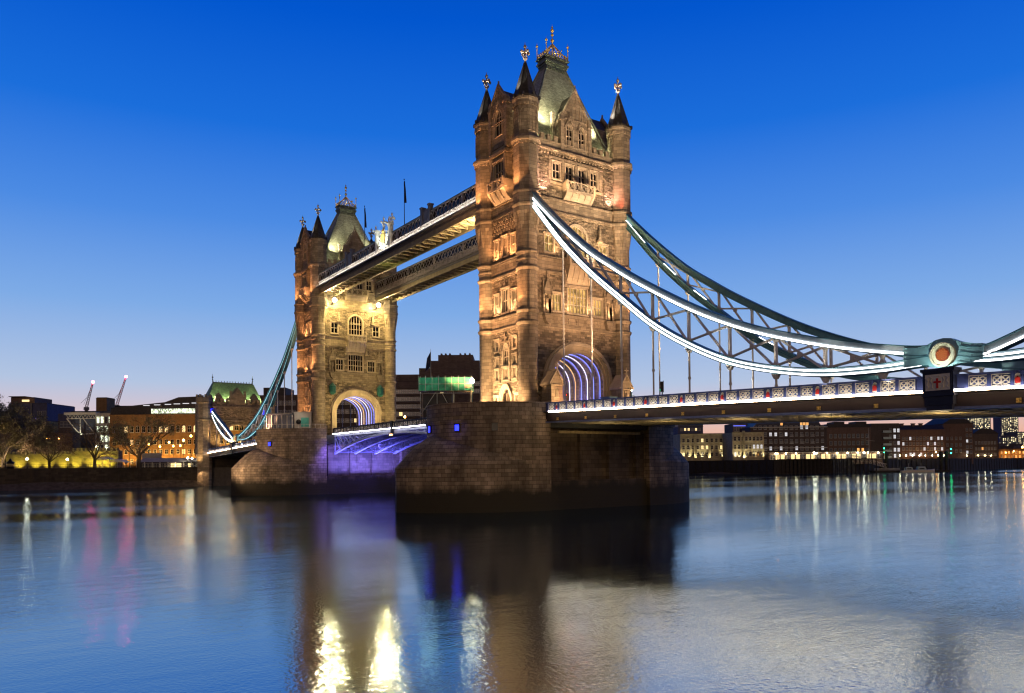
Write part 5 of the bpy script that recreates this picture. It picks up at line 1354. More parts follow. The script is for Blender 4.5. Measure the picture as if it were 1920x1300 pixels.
windows(t, [W*.66], [Hh-22, Hh-14], 5.5, 5, {(0, 0), (0, 1)}, 'windim', 'winviolet'); windows(t, [W*.12, W*.45], [Hh-13, Hh-20], 3, 3, (), 'windim'); windows(t, span_(W*.74, W*.98, 2), [Hh-27, Hh-22, Hh-17, Hh-12, Hh-7], 2.4, 2.2, {(0, 2)}, 'windim', 'winwhite')
t, W, Hh, s = block('brick_terrace', 'dim brick building behind the trees at the far left edge', -110, 22, 806, 880, 380, 14, M['brickdark'], M['roofdark'])
windows(t, span_(1, W-1, 9), [4, 9], 1.6, 2, {(6, 1), (7, 0)}, 'windim', 'winlit')
t, W, Hh, s = block('apartment_block', 'low dark block with one lit yellow window left of glass building', 92, 136, 791, 880, 430, 20, M['brickdark'], M['roofdark']); b = MB(); b.box(W*.33, W, 1, 16, Hh, Hh+4.5); b.build('upper_floor', M['bluegrey'], t)
windows(t, [W*.55, W*.68, W*.85], [Hh-3, Hh-9], 2, 3, {(1, 1)}, 'windim', 'winlit')
t, W, Hh, s = block('glass_building', 'glass office building with white exposed trusses and brightly lit stair tower', 132, 216, 772, 880, 350, 22, M['windim'], M['roofdark'])
b = MB(); b.box(-1, W*.66, -3.5, 2, Hh-1.6, Hh-.6)
for i in range(9): x = W*.66*i/8; b.bar((x, -3.2, Hh-1.6), (x+W*.04, -3.2, Hh-3.4), .14, .14); b.bar((x+W*.04, -3.2, Hh-3.4), (x+W*.08, -3.2, Hh-1.6), .14, .14)
b.bar((0, -3.2, Hh-3.4), (W*.66, -3.2, Hh-3.4), .25, .25)
b.bar((.2, -3.2, Hh-3.4), (W*.3, -3.2, Hh-10.5), .35, .35); b.bar((W*.62, -3.2, Hh-10), (W*.38, -3.2, Hh-3.6), .35, .35); b.bar((W*.31, -3.2, Hh-3.5), (W*.31, -3.2, Hh-10.6), .4, .4); b.bar((0, -3.2, Hh-10.6), (W*.6, -3.2, Hh-10.2), .35, .35)
b.build('truss', M['white'], t)
b = MB(); b.box(W*.64, W*1.0, -2.6, 1, 0, Hh-1)
for k in range(6): b.box(W*.63, W*1.01, -2.8, 1, Hh-2-k*4.2, Hh-1.6-k*4.2)
for q in (.64, .73, .82, .91, 1.0): b.box(W*q-.12, W*q+.12, -2.85, -2.6, 0, Hh-1)
st = b.build('stair_tower', M['fr'], t)
for k in range(5):
    for q in (.66, .75, .84, .93):
        g = MB(); g.box(W*q, W*q+W*.055, -2.72, -2.62, Hh-5.4-k*4.2, Hh-2.6-k*4.2); g.build('lit_glazing', M['stairlit'] if (k*3+int(q*100)) % 4 else M['windim'], st)
    up(t, W*.3, Hh-11.5, 500, (1, 1, .75), Hh, 110, -6) if k == 0 else None
M['redlens'] = glow('red_lens', (1, .06, .03), 12)
M['lampgreenlow'] = glow('green_lens', (.05, .9, .4), 1.5)
M['tealbright'] = plain('teal_green_paint', (.015, .11, .11), .45, .1, .1)
M['lampflood'] = glow('floodlight_glass', (1, .84, .48), 50)
M['tealsign'] = plain('teal_notice', (.06, .4, .36), .5, 0, .2, 4)
M['lamporlow'] = glow('amber_lamp', (1, .45, .15), 8)
t, W, Hh, s = block('roof_chimney_block', 'tall brown plant block standing above the glass building roof', 180, 200, 746, 880, 385, 8, M['brick'], M['roofdark'])
t, W, Hh, s = block('roof_gantry_block', 'dark rooftop building with lit panels behind the big bare tree', 196, 247, 762, 880, 400, 12, M['brickdark'], M['roofdark'])
windows(t, span_(1, W-1, 6), [Hh-4], 1.8, 2, {(1, 0), (2, 0), (4, 0)}, 'windim', 'winwhite')
t, W, Hh, s = block('brick_warehouse', 'orange lit brick warehouse with arched windows left of far bank gatehouse', 205, 374, 778, 880, 322, 24, M['brick'])
zs = [2.2, 6.2, 10.2, 14.2]
windows(t, span_(1, W-.5, 15), zs[:3], 1.15, 1.7, {(3, 2), (6, 0), (9, 0), (11, 0), (12, 1)}, 'glassdark', 'winlit')
windows(t, span_(1, W-.5, 15), [15.2], 1.3, 2.6, {(8, 0), (9, 0), (12, 0), (14, 0), (2, 0)}, 'glassdark', 'winlit', True)
r = MB(); f = lambda a, z, o: (a, -o, z)
r.prism(f, [(-.5, Hh), (W, Hh), (W, Hh+7.5), (W*.75, Hh+7.2), (W*.6, Hh+5.2), (0, Hh+3)], -16, -1.5); ro = r.build('roof', M['roofdark'], t)
g = MB(); n = 26
for i in range(n):
    x = W*.45+W*.54*i/n; g.box(x, x+W*.016, 1.2, 1.46, Hh+.5, Hh+2.4)
g.build('clerestory_light', M['stairlit'], ro)
for i, q in enumerate((.36, .48, .6, .7, .8, .9)): 
    g = MB(); g.box(W*q, W*q+2.6, 1.2, 1.45, Hh+3.2+q*1.5, Hh+3.5+q*1.5); g.build('roof_light', M['winwhite'], ro)
for q in (.05, .2, .35, .5, .62, .74, .86, .97): up(t, W*q, 1, 2000, (1, .54, .11), 7, 110, -4.5)
# cafe pavilions and tents
t, W, Hh, s = block('cafe_pavilion', 'long low riverside cafe pavilion with pale parasol roof, left of the gatehouse', 262, 378, 866, 881, 268, 7, M['brickdark'], None, None, 'pavilion')
r = MB(); r.hexa([(-1, -2.5, Hh-.2), (W*.98, -2.5, Hh-.2), (W*.98, 7, Hh-.2), (-1, 7, Hh-.2), (2, 0, Hh+1.2), (W*.92, 0, Hh+1.2), (W*.92, 5, Hh+1.2), (2, 5, Hh+1.2)]); r.build('roof', M['fr'], t)
for i in range(9): b = MB(); b.box(W*i/8-.12, W*i/8+.12, -2.3, -2.05, -.2, Hh-.2); b.build('post', M['white'], t)
windows(t, span_(1, W-1, 10), [.3], 1.6, 1.8, {(5, 0), (6, 0), (8, 0)}, 'windim', 'winlit')
up(t, W*.6, 2, 300, (1, .7, .35), .3, 120, -3); 
t, W, Hh, s = block('screen_hoarding', 'pale pink blank hoarding panel beside the big bare tree trunk', 266, 302, 850, 867, 276, .4, M['fr'], None, None, 'hoarding'); up(t, W*.5, -2, 120, (1, .6, .4), 3, 100, -4)
for i, (u0, u1, vt, lb) in enumerate(((180, 206, 862, 'open sided pale frame tent against the yellow lit wall'), (206, 234, 866, 'lower frame tent with sloping roof left of big tree trunk'))):
    t, W, Hh, s = block('frame_tent', lb, u0, u0+.6, vt, 880, 268, .1, M['white'], None, 'tents on the left bank', 'tent'); W = (u1-u0)/FPX*268
    b = MB(); b.prism(lambda a, z, o: (a, -o, z), [(-.3, Hh), (W+.3, Hh-.3*i), (W*.5, Hh+.9)], -4, 0); b.build('canopy', M['white'], t)
    for x in (0, W*.5, W): 
        for y in (0, 3.9): b = MB(); b.box(x-.06, x+.06, y-.06, y+.06, -.2, Hh); b.build('pole', M['white'], t)
t = thing('kiosk', 'small dark octagonal kiosk with pointed roof at the far left promenade', 'kiosk', at(19, 880, 250))
b = MB(); b.lathe([(1.1, 0), (1.1, 2.0)], (0, 0, 0), 8); b.build('cabin', M['iron'], t); b = MB(); b.lathe([(1.5, 2.0), (.5, 2.7), (.45, 2.9), (.02, 3.5)], (0, 0, 0), 8); b.build('roof', M['iron'], t)
g = MB(); g.lathe([(1.12, .9), (1.12, 1.7)], (0, 0, 0), 8); g.build('window_band', M['glassdim'], t)
t = thing('railing', 'thin black promenade railing along the top of the left river wall', 'railing', (-176.9, -75, .1)); b = MB()
for k in range(80): y = -60+k*1.52; b.box(-.03-.014*max(0, -15-y), .03-.014*max(0, -15-y), y-.03, y+.03, 0, 1.1)
for z in (.5, 1.08): b.bar((0, -15, z), (0, 61.5, z), .05, .06); b.bar((0, -15, z), (-.63, -60, z), .05, .06)
b.build('rail', M['iron'], t)
G2 = 'lamps on the left bank'
for u, v, m, r, lb in ((51, 861, 'lampwhite', .34, 'white globe lamp before the yellow castle wall beside the kiosk'), (126, 862, 'lampwhite', .3, 'white globe lamp at the joint between the two castle walls'),
                       (181, 838, 'lampwarm', .28, 'warm lamp high behind the third tree, left one'), (201, 841, 'lampwarm', .26, 'warm lamp behind the third tree near the lit stair tower'),
                       (352, 859, 'lampwhite', .3, 'left of two white lamps beside the gatehouse buttress'), (360, 860, 'lampwhite', .28, 'right of two white lamps beside the gatehouse buttress')):
    street_lamp(u, v, 262 if v > 850 else 300, m, GZ, lb, G2, r)
for u, v in ((358, 818), (344, 826), (317, 830), (280, 834), (300, 838), (325, 837), (338, 836), (243, 836)):
    street_lamp(u, v, 308, 'lamporange', GZ, 'orange lamp on a post along the front of the brick warehouse', 'orange lamps in front of the brick warehouse', .42 if v < 830 else .34)
for u in (88, 93, 110):
    street_lamp(u, 823, 326, 'lamporange', GZ, 'small dim orange lamp above the dim rampart', 'orange lamps on the inner rampart', .2)
# cranes
def crane(x0, y0, x1, y1, D, label):
    a, c = at(x0, y0, D), at(x1, y1, D); t = thing('tower_crane', label, 'crane', (a.x, a.y, GZ), 0, 'cranes behind the left bank'); o = Vector((a.x, a.y, GZ)); a = a-o; c = c-o
    b = MB(); d = (c-a).normalized(); sd = d.cross(Vector(DH)).normalized(); n = 14
    for s_ in (-1, 1): b.bar(a+sd*.9*s_, c+sd*.4*s_, .35, .35)
    for i in range(n):
        q, q2 = i/n, (i+1)/n; b.bar(a+(c-a)*q+sd*(.9-.5*q), a+(c-a)*q2-sd*(.9-.5*q2), .2, .2); b.bar(a+(c-a)*q-sd*(.9-.5*q), a+(c-a)*q2+sd*(.9-.5*q2), .2, .2)
    b.build('jib', M['fr'], t)
    m = MB(); m.box(-1, 1, -1, 1, 0, a.z-.5); m.box(-2.4, 2.4, -1.6, 1.6, a.z-2, a.z); m.build('mast', M['grey'], t)
    k = MB(); k.tube(a+(c-a)*.93, a+(c-a)*.45-RH*4-Vector((0, 0, 6)), .1, n=5); k.tube(a-RH*4+Vector((0, 0, 3)), a+(c-a)*.5, .12, n=5); k.build('cable', M['iron'], t)
    g = MB(); g.ball(c+d*.6, .95, 8); g.build('warning_light', M['lampred'], t)
crane(162, 764, 174, 718, 560, 'left of two white lattice crane jibs with red tip light')
crane(219, 760, 236, 708, 580, 'right and taller of two white lattice crane jibs with red tip light')
# ------------------------------------------------------------------ trees
M['bark'] = plain('bark', (.05, .038, .025), .9, 0, .3, 3); M['leaf'] = plain('spring_leaf', (.16, .14, .06), .7, 0, .5, .6); M['leaf2'] = plain('dark_leaf', (.13, .09, .05), .7, 0, .5, .6)
def tree(u, vb, D, h, w, label, seed, lf, mat, fork=.22, kmax=7, thick=.032, group='trees on the left promenade'):
    r = random.Random(seed); p = at(u, vb, D); t = thing('tree', label, 'tree', (p.x, p.y, GZ), r.random()*6, group)
    tr = MB(); tips = []; tw = MB()
    def grow_(a, d, L_, rad, k):
        bend = Vector((r.uniform(-.25, .25), r.uniform(-.25, .25), r.uniform(-.05, .15)))
        m = a+d*L_*.5; d2 = (d+bend*.6).normalized(); e = m+d2*L_*.5
        tgt = tr if k < 3 else tw
        n = 7 if k < 2 else 4 if k < 4 else 3
        tgt.tube(a, m, rad, rad*.85, n, 0, False); tgt.tube(m, e, rad*.85, rad*.66, n, 0, False)
        if k >= 4: tips.append((e, L_)); tips.append((m, L_))
        if k >= kmax: return
        for i in range(2 if r.random() < .6 else 3):
            an = r.uniform(.3, .75); ph = r.uniform(0, 2*PI)
            o = d2.orthogonal().normalized(); q = d2.cross(o)
            nd = (d2*math.cos(an)+(o*math.cos(ph)+q*math.sin(ph))*math.sin(an)); nd.z += .12; nd.normalize()
            grow_(e, nd, L_*r.uniform(.62, .86), rad*r.uniform(.5, .68), k+1)
    e0 = Vector((.02*h*r.uniform(-1, 1), .02*h*r.uniform(-1, 1), h*fork))
    tr.tube((0, 0, -.3), e0*.5, h*thick*1.25, h*thick, 8, 0, False); tr.tube(e0*.5, e0, h*thick, h*thick*.85, 8, 0, False)
    nl = 6
    for i in range(nl):
        ph = 2*PI*(i+r.uniform(-.25, .25))/nl; an = r.uniform(.45, .95) if i else .12
        grow_(e0-Vector((0, 0, h*.02*i)), Vector((math.cos(ph)*math.sin(an)*w, math.sin(ph)*math.sin(an)*w, math.cos(an))).normalized(), h*r.uniform(.2, .27), h*thick*r.uniform(.4, .6), 1)
    zz = max(e.z for e, _ in tips); k_ = h/zz
    for b in (tr, tw): b.v = [(x*k_, y*k_, z*k_) for x, y, z in b.v]
    lv = MB()
    for e, L_ in tips:
        for _ in range(lf):
            c = e*k_+Vector((r.gauss(0, .55), r.gauss(0, .55), r.gauss(0, .45))); s_ = r.uniform(.12, .3)
            a = Vector((r.gauss(0, 1), r.gauss(0, 1), r.gauss(0, 1))).normalized(); b2 = a.orthogonal().normalized()
            lv.add([c-a*s_, c+b2*s_*.6, c+a*s_, c-b2*s_*.6], [(0, 1, 2, 3)])
    tr.build('trunk', M['bark'], t); cw = tw.build('twigs', M['bark'], t); lv.build('crown', M[mat], t)
tree(6, 882, 246, 23.5, 1.35, 'big leafy dusky tree at the far left edge', 3, 9, 'leaf')
tree(-48, 882, 250, 25, 1.3, 'leafy tree mostly cut off by the left edge', 11, 9, 'leaf')
tree(93, 882, 246, 12.5, 1.35, 'low bare brown tree second from left, before the yellow wall', 5, 2, 'leaf2', .25, 6)
tree(177, 882, 250, 15.5, 1.2, 'small bare tree in front of the glass building', 8, 1, 'leaf2', .28, 6)
tree(260, 882, 247, 20, 1.45, 'wide spreading bare tree before the orange brick warehouse', 21, 1, 'leaf', .24)
for u, D, p_ in ((12, 236, 6500), (-20, 240, 6000), (93, 236, 1300), (177, 238, 1500), (262, 236, 2600)):  # unseen spots added in front of the trees to brighten them
    q_ = at(u, 878, D); lamp('SPOT', q_, q_+DH*11+Vector((0, 0, 11)), p_*2, (1, .70, .42), .2, 95, .8)
# ------------------------------------------------------------------ far bank gatehouse of the bridge
AX = -177.5
t = thing('gatehouse', 'stone bridge gatehouse with green slate roof at the far bank, left of the farther tower', 'gatehouse', (AX, 0, 0))
fm = lambda a, z, o: (o, a, z)
b = MB(); po = arch(6.2, 9, 5.2, 4.4)
b.wall(fm, [(-11, 4.3), (11, 4.3), (11, 22), (-11, 22)], [po], 0, 1.2)
b.box(-13, -.05, -11, -10, 4.3, 22); b.box(-13, -.05, 10, 11, 4.3, 22); b.box(-14, -12.8, -10.9, -6.4, 4.3, 21.9); b.box(-14, -12.8, 6.4, 10.9, 4.3, 21.9); b.box(-12.9, -.1, -10.8, 10.8, 21.6, 21.9)
b.build('wall', M['rock'], t)
b = MB()
for z in (15.6, 20.2): b.fbox(fm, -11.2, 11.2, z, z+.4, -.1, .3)
b.ring(fm, arch(6.9, 9, 5.9, 4.4), arch(6.2, 9, 5.2, 4.4), -.05, .3, 0, False); b.ring(fm, arch(7.8, 9, 6.8, 8.8), arch(7.5, 9, 6.5, 8.8), -.05, .4, 0, False)
for i in range(13): a = -10.4+i*1.73; b.fbox(fm, a-.5, a+.5, 22, 23.2, -.5, .15)
b.build('dressings', M['ashlar'], t)
for sy in (-1, 1):
    q = MB(); c = (.4, sy*11.2, 0)
    q.lathe([(2.5, -9), (2.5, 4), (2.1, 4.8), (2.1, 15.4), (2.5, 15.8), (2.1, 16.2), (2.1, 21), (2.6, 21.6), (2.6, 23.2), (2.2, 23.3)], c, 8, .5, 0, False)
    for i in range(8): q.lathe([(.4, 23.2), (.4, 24.2)], (c[0]+2.2*math.cos(PI*i/4), c[1]+2.2*math.sin(PI*i/4), 0), 4)
    q.build('turret', M['ashlar'], t)
r = MB(); r.hexa([(-2.6, -9.6, 22), (-2.6, 9.6, 22), (-12, 9.6, 22), (-12, -9.6, 22), (-5.2, -6.8, 29), (-5.2, 6.8, 29), (-7.6, 6.8, 29), (-7.6, -6.8, 29)]); ro = r.build('roof', M['coppergreen'], t)
d = MB(); d.prism(fm, [(-2.2, 21.6), (2.2, 21.6), (2.2, 24), (0, 27.2), (-2.2, 24)], -3.5, .1); d.prism(fm, [(-1.2, 22.6), (1.2, 22.6), (1.2, 24), (0, 25.2), (-1.2, 24)], .1, .16)
for sg in (-1, 1): d.fbox(fm, sg*2.3-.3, sg*2.3+.3, 21.6, 26, -.6, .2); d.prism(fm, [(sg*6-1.1, 22.4), (sg*6+1.1, 22.4), (sg*6+1.1, 24), (sg*6, 25.4), (sg*6-1.1, 24)], -4, -1.2)
d.build('dormer', M['ashlar'], ro)
d = MB(); d.box(-6.5, -6.3, -6.8, 6.8, 29, 29.4)
for i in range(15): y = -6.6+i*.94; d.box(-6.45, -6.35, y-.1, y+.1, 29.4, 29.9)
for y in (-6.8, 6.8): d.tube((-6.4, y, 29), (-6.4, y, 32.2), .14, .05, 6); d.ball((-6.4, y, 31), .3, 6); d.ball((-6.4, y, 30.2), .22, 6)
d.build('ridge_cresting', M['lead'], ro)
b = MB(); b.box(-12, -.3, -9.5, 9.5, -9, 4.25); b.box(-.3, 1.5, -11, -8.8, -9, 4.0); b.box(-.3, 1.5, 8.8, 11, -9, 4.0); b.build('abutment', M['quay'], t)
for y in (-9, 9):
    for x, p in ((1.9, 500),): lamp('SPOT', (AX+x+4.5, y*.75, 5.2), (AX, y*.7, 16), 5500, (1, .6, .22), .1, 90, .6)
lamp('POINT', (AX-5, 0, 8), None, 2600, (1, .6, .2), .3)
for y in (-5, 5): lamp('SPOT', (AX-1.5, y*.74, 22.2), (AX-4.4, y*.6, 27.5), 2600, (.95, 1, .5), .1, 110, .7); lamp('SPOT', (AX-1.5, y*1.68, 22.2), (AX-4.4, y*1.3, 27.5), 2600, (.95, 1, .5), .1, 110, .7)
lamp('SPOT', (AX+3, -16, 1.0), (AX+1.2, -11.5, 8), 1800, (1, .62, .25), .1, 90, .6); lamp('SPOT', (AX+4, -14, -1.0), (AX+1.2, -11, -5), 700, (1, .6, .3), .1, 80, .6)
for y in (-8.6, 8.6):
    l = thing('lantern', 'small blue lit lantern on the gatehouse wall, %s its arch' % ('left of' if y < 0 else 'right of'), 'lantern', (AX+.5, y, 18.2), 0, 'blue lanterns of the gatehouse')
    g = MB(); g.lathe([(.35, 0), (.5, .2), (.5, 1.4), (.1, 1.9)], (0, 0, 0), 6); g.build('glass', M['lampblue'], l); g = MB(); g.lathe([(.55, 1.4), (.08, 2.1)], (0, 0, 0), 6); g.box(-.5, 0, -.1, .1, .2, .4); g.build('cap', M['iron'], l)
# ------------------------------------------------------------------ dark concrete hotel beyond the span
t, W, Hh, s = block('concrete_hotel', 'big dark stepped concrete hotel seen between the two towers', 700, 960, 716, 880, 318, 26, M['conc'], M['roofdark'])
b = MB(); k = s; f = lambda u: (u-700)*s
hz = lambda v: (880-v)*s
for u0, u1, v in ((742, 788, 702), (786, 812, 690), (806, 900, 676), (822, 888, 665), (900, 960, 690)): b.box(f(u0), f(u1), 1.0+(716-v)*.03, 18, Hh, hz(v))
for u in (826, 834, 842, 862, 871, 880): b.box(f(u), f(u+3), 4, 7, hz(666), hz(661))
b.build('upper_storeys', M['conc'], t)
b = MB()
for v in (728, 742, 756, 770, 784, 798): b.box(0, W, -.5, 0, hz(v)-.2, hz(v)+.2)
b.build('floor_band', M['conc'], t)
windows(t, span_(f(742), f(790), 7), [hz(v)+.8 for v in (742, 756, 770, 784, 798)], 1.3, 1.5, {(1, 3)}, 'windim', 'winlit')
windows(t, span_(f(790), f(905), 16), [hz(v)+.8 for v in (742, 728)], 1.3, 1.5, {(5, 0)}, 'windim', 'winlit')
t, W, Hh, s = block('dark_riverside_block', 'dark building behind the far bank chain, left of the farther tower', 484, 560, 742, 880, 330, 20, M['brickdark'], M['roofdark'])
b = MB(); b.box(W*.1, W*.65, 2, 15, Hh, Hh+3.6); b.build('roof_house', M['roofdark'], t)
windows(t, span_(1, W-1, 8), [Hh-4, Hh-8, Hh-12], 1.3, 1.6, {(2, 1)}, 'windim', 'winlit')
t, W, Hh, s = block('dark_riverside_block', 'dark building filling the view through the farther portal', 585, 742, 742, 880, 345, 18, M['brickdark'], M['roofdark'])
windows(t, span_(1, W-1, 18), [Hh-4, Hh-8, Hh-12, Hh-16], 1.3, 1.6, {(9, 2), (11, 1), (12, 3), (8, 3)}, 'windim', 'winlit')
t, W, Hh, s = block('golden_building', 'orange lit building front seen through the gatehouse arch', 396, 482, 762, 880, 292, 8, M['brick'], M['roofdark'])
windows(t, span_(1, W-1, 8), [Hh-5, Hh-9, Hh-14], 1.2, 2.2, {(3, 1), (5, 2)}, 'glassdark', 'winlit')
for q in (.2, .5, .8): up(t, W*q, 6, 1500, (1, .55, .12), 14, 120, -6)
# ------------------------------------------------------------------ things on the piers and the deck
t = thing('gate_lodge', 'small stone lodge with gabled roof, left foot of near portal', 'lodge', (FX+2.2, -6.6, 6.95), 0, 'stone lodges at the portal')
b = MB(); b.box(-1.1, 1.1, -1.0, 1.0, 0, 4.3); b.box(-1.3, 1.3, -1.2, 1.2, 0, .6)
for z in (1.7, 2.1, 4.1): b.box(-1.25, 1.25, -1.15, 1.15, z, z+.16)
b.prism(lambda a, z, o: (o, a, z), [(-1.1, 4.3), (1.1, 4.3), (0, 6.1)], -1.15, 1.15); b.fbox(lambda a, z, o: (1.1+o, a, z), -.4, .4, 2.4, 3.9, 0, .12); b.lathe([(.5, 2.4), (.35, 3.4), (.02, 3.9)], (1.1, 0, 0), 6); b.build('body', M['ashlar'], t)
r = MB()
for sg in (-1, 1): r.prism(lambda a, z, o: (o, a, z), [(sg*1.35, 4.2), (sg*1.35, 4.45), (0, 6.5), (0, 6.2)][::sg], -1.3, 1.3)
r.bar((1.2, 0, 6.3), (1.2, 0, 7.4), .16, .16); r.bar((1.2, -.4, 7.0), (1.2, .4, 7.0), .16, .16); r.build('roof', M['trim'], t)
t2 = copy_tree(t); t2.location = (FX+2.2, 6.6, 6.95); t2['label'] = 'small stone lodge with gabled roof, right foot of near portal'
M['gateblue'] = plain('gate_blue_paint', (.05, .12, .2), .5, .1, .1)
t = thing('blue_kiosk', 'plain blue painted steel hut just left of the right lodge', 'hut', (FX+1.6, 4.6, 6.95)); b = MB(); b.box(-1, 1, -.7, .7, 0, 2.9); b.box(-1.1, 1.1, -.8, .8, 2.9, 3.05); b.build('body', M['gateblue'], t); b = MB(); b.box(1.0, 1.04, -.45, .45, .1, 2.2); b.build('door', M['gateblue'], t)
t = thing('toll_gate', 'blue steel gate leaves standing in the near portal', 'gate', (FX+.4, 0, 6.95)); b = MB()
for i in range(14): y = -4.4+i*.62; b.box(-.05, .05, y-.05, y+.05, .1, 1.5)
for z in (.15, .8, 1.45): b.box(-.04, .04, -4.5, 4.0, z, z+.1)
for y in (-4.5, -1.5, 1.2, 4): b.box(-.12, .12, y-.12, y+.12, 0, 2.0)
b.build('leaf', M['gateblue'], t)
def signal(x, y, z, label, s=1):
    t = thing('traffic_light', label, 'traffic light', (x, y, z), -.9, 'traffic lights on the bridge')
    b = MB(); b.tube((0, 0, 0), (0, 0, 2.2*s), .07, n=7); b.build('post', M['iron'], t); b = MB(); b.box(-.22, .22, -.18, .18, 2.2*s, 2.2*s+1.15); b.box(-.32, .32, .14, .17, 2.1*s, 2.2*s+1.25)
    for k in range(3): b.lathe([(.15, 0), (.15, .02)], (0, -.2, 2.4*s+k*.36), 6)
    h = b.build('head', M['iron'], t); g = MB(); g.box(-.09, .09, -.25, -.19, 2.3*s+.02, 2.3*s+.2); g.build('green_lens', M['lampgreenlow'], h)
signal(31.8, -9.4, dz(31.8)-.05, 'dark traffic light above the blue parapet, right of near portal', .75)
signal(9.3, 7.6, 6.9, 'traffic light beside the right lodge of near portal', .9)
t = thing('traffic_light', 'traffic light showing red beside the left lodge in near portal', 'traffic light', (FX+3.6, -4.9, 6.95), -.9, 'traffic lights on the bridge')
b = MB(); b.tube((0, 0, 0), (0, 0, 2.0), .07, n=7); b.build('post', M['iron'], t); b = MB(); b.box(-.2, .2, -.16, .16, 2.0, 3.0); h = b.build('head', M['iron'], t); g = MB(); g.box(-.11, .11, -.2, -.16, 2.7, 2.92); g.build('red_lens', M['redlens'], h); lamp('POINT', (FX+4.2, -5.4, 9.8), None, 30, (1, .08, .04), .1)
def pier_lamp(u, v, D, label, zg, mat='lampwarm', r=.34, w=250, col=(1, .7, .35)):
    p = at(u, v, D); t = thing('lamp_post', label, 'lamp post', (p.x, p.y, zg), 0, 'ornate lamp posts on the bridge'); h = p.z-zg
    b = MB(); b.lathe([(.3, 0), (.3, .3), (.14, .6), (.09, 1.2), (.08, h-.5), (.2, h-.35)], (0, 0, 0), 8); b.bar((-.6, 0, h-.9), (.6, 0, h-.9), .07, .07); b.build('post', M['teal'], t)
    g = MB(); g.ball((0, 0, h), r, 8); g.lathe([(r*.5, r*.8), (.03, r*1.6)], (0, 0, h), 6); g.build('lantern', M[mat], t); lamp('POINT', p+Vector((0, 0, -.9)), None, w, col, .15)
pier_lamp(885, 715, 112, 'lamp post with bright warm lantern on near pier beside the scaffold', 6.95, 'lampwarm', .34, 110)
pier_lamp(759, 782, 160, 'lamp post with orange lantern on the bascule parapet between piers', 7.2, 'lamporange', .22, 80, (1, .45, .1))
pier_lamp(1184, 732, 128, 'small warm lamp behind the right edge of near tower', 6.95, 'lampwarm', .14, 60)
pier_lamp(434, 827, 236, 'small orange lamp post low on the far bank deck beside its pedestal', 3.9, 'lamporange', .3, 60, (1, .5, .15))
t = thing('scaffold_platform', 'scaffold platform wrapped in green netting on near pier', 'scaffolding', at(789, 765, 113), RZ); t.location.z = 6.95; W = 93/FPX*113
zt = 10.9-6.95; zz = 12.6-6.95
for x in (0, W*.33, W*.66, W):
    for y in (0, 2.4): b = MB(); b.tube((x, y, 0), (x, y, zz+.3), .05, n=6); b.build('standard', M['fr'], t)
b = MB(); 
for z in (1.2, zt-.1, zz): 
    for y in (0, 2.4): b.tube((-.2, y, z), (W+.2, y, z), .045, n=6)
b.tube((W*.4, 0, zt), (W*.66, 0, .3), .05, n=6); b.tube((0, 0, .4), (W*.33, 0, zt), .045, n=6); b.build('ledger', M['fr'], t)
b = MB(); b.box(-.3, W+.3, -.3, 2.7, zt-.12, zt); b.build('boards', M['beam'], t)
M['net'] = plain('green_netting', (.05, .34, .19), .8, 0, .4, 1.5)
n = MB(); vs = []
loop = [(-.3+(W+.6)*i/20, -.34+.05*math.sin(i*2.1)) for i in range(21)]+[(W+.34, -.3+3*i/5) for i in range(6)]+[(W+.3-(W+.6)*i/20, 2.74) for i in range(21)]+[(-.34, 2.7-3*i/5) for i in range(6)]
k = len(loop); vs = [(x, y, zt-.1) for x, y in loop]+[(x, y, zz+.1) for x, y in loop]; n.add(vs, [(i, (i+1) % k, k+(i+1) % k, k+i) for i in range(k)]); n.build('netting', M['net'], t)
b = MB()
for i in range(9): b.tube((-.2+(W+.4)*i/8, -.42, zt-.2), (-.2+(W+.4)*i/8, -.42, zz+.35), .035, n=5)
b.tube((-.3, -.42, (zt+zz)/2), (W+.3, -.42, (zt+zz)/2), .035, n=5); b.build('guard_rail', M['fr'], t)
s_ = MB(); s_.box(W*.9, W+.3, -.42, -.38, zt+.2, zt+1.1); s_.build('sign_board', M['beam'], t)
h = MB(); h.box(.3, W*.62, .5, 2.2, 0, zt-.5); h.build('covered_hut', M['roofdark'], t)
lamp('POINT', at(800, 700, 110.5), None, 90, (.7, 1, .85), .3)
t = thing('flagpole', 'flagpole with drooping flag on near pier behind the scaffold', 'flagpole', at(808, 712, 118), 0); t.location.z = 6.95; h_ = at(808, 655, 118).z-6.95
b = MB(); b.tube((0, 0, 0), (0, 0, h_), .07, .03, 7); b.build('pole', M['fr'], t); f = MB(); f.add([(0, 0, h_-.3), (0, 0, h_-2.6), (-.5, -.7, h_-3.4), (-.3, -.5, h_-1.4)], [(0, 1, 2, 3)]); f.build('flag', M['flag'], t)
def pier_light(x, y, z, nx, ny, label, on=True):
    t = thing('pier_light', label, 'pier light', (x, y, z), math.atan2(ny, nx), 'lights set in the pier walls'); b = MB(); b.box(-.1, .2, -.4, .4, -.5, .5); b.box(-.1, .45, -.45, .45, .5, .58); b.build('frame', M['iron'], t)
    g = MB(); g.box(.2, .26, -.3, .3, -.4, .4); g.build('lens', M['lampblue' if on else 'iron'], t)
def dpt(k, off=.05): th = k; return 10.65*math.cos(th), -9.3-12*math.sin(th), math.cos(th)/10.65, -math.sin(th)/12
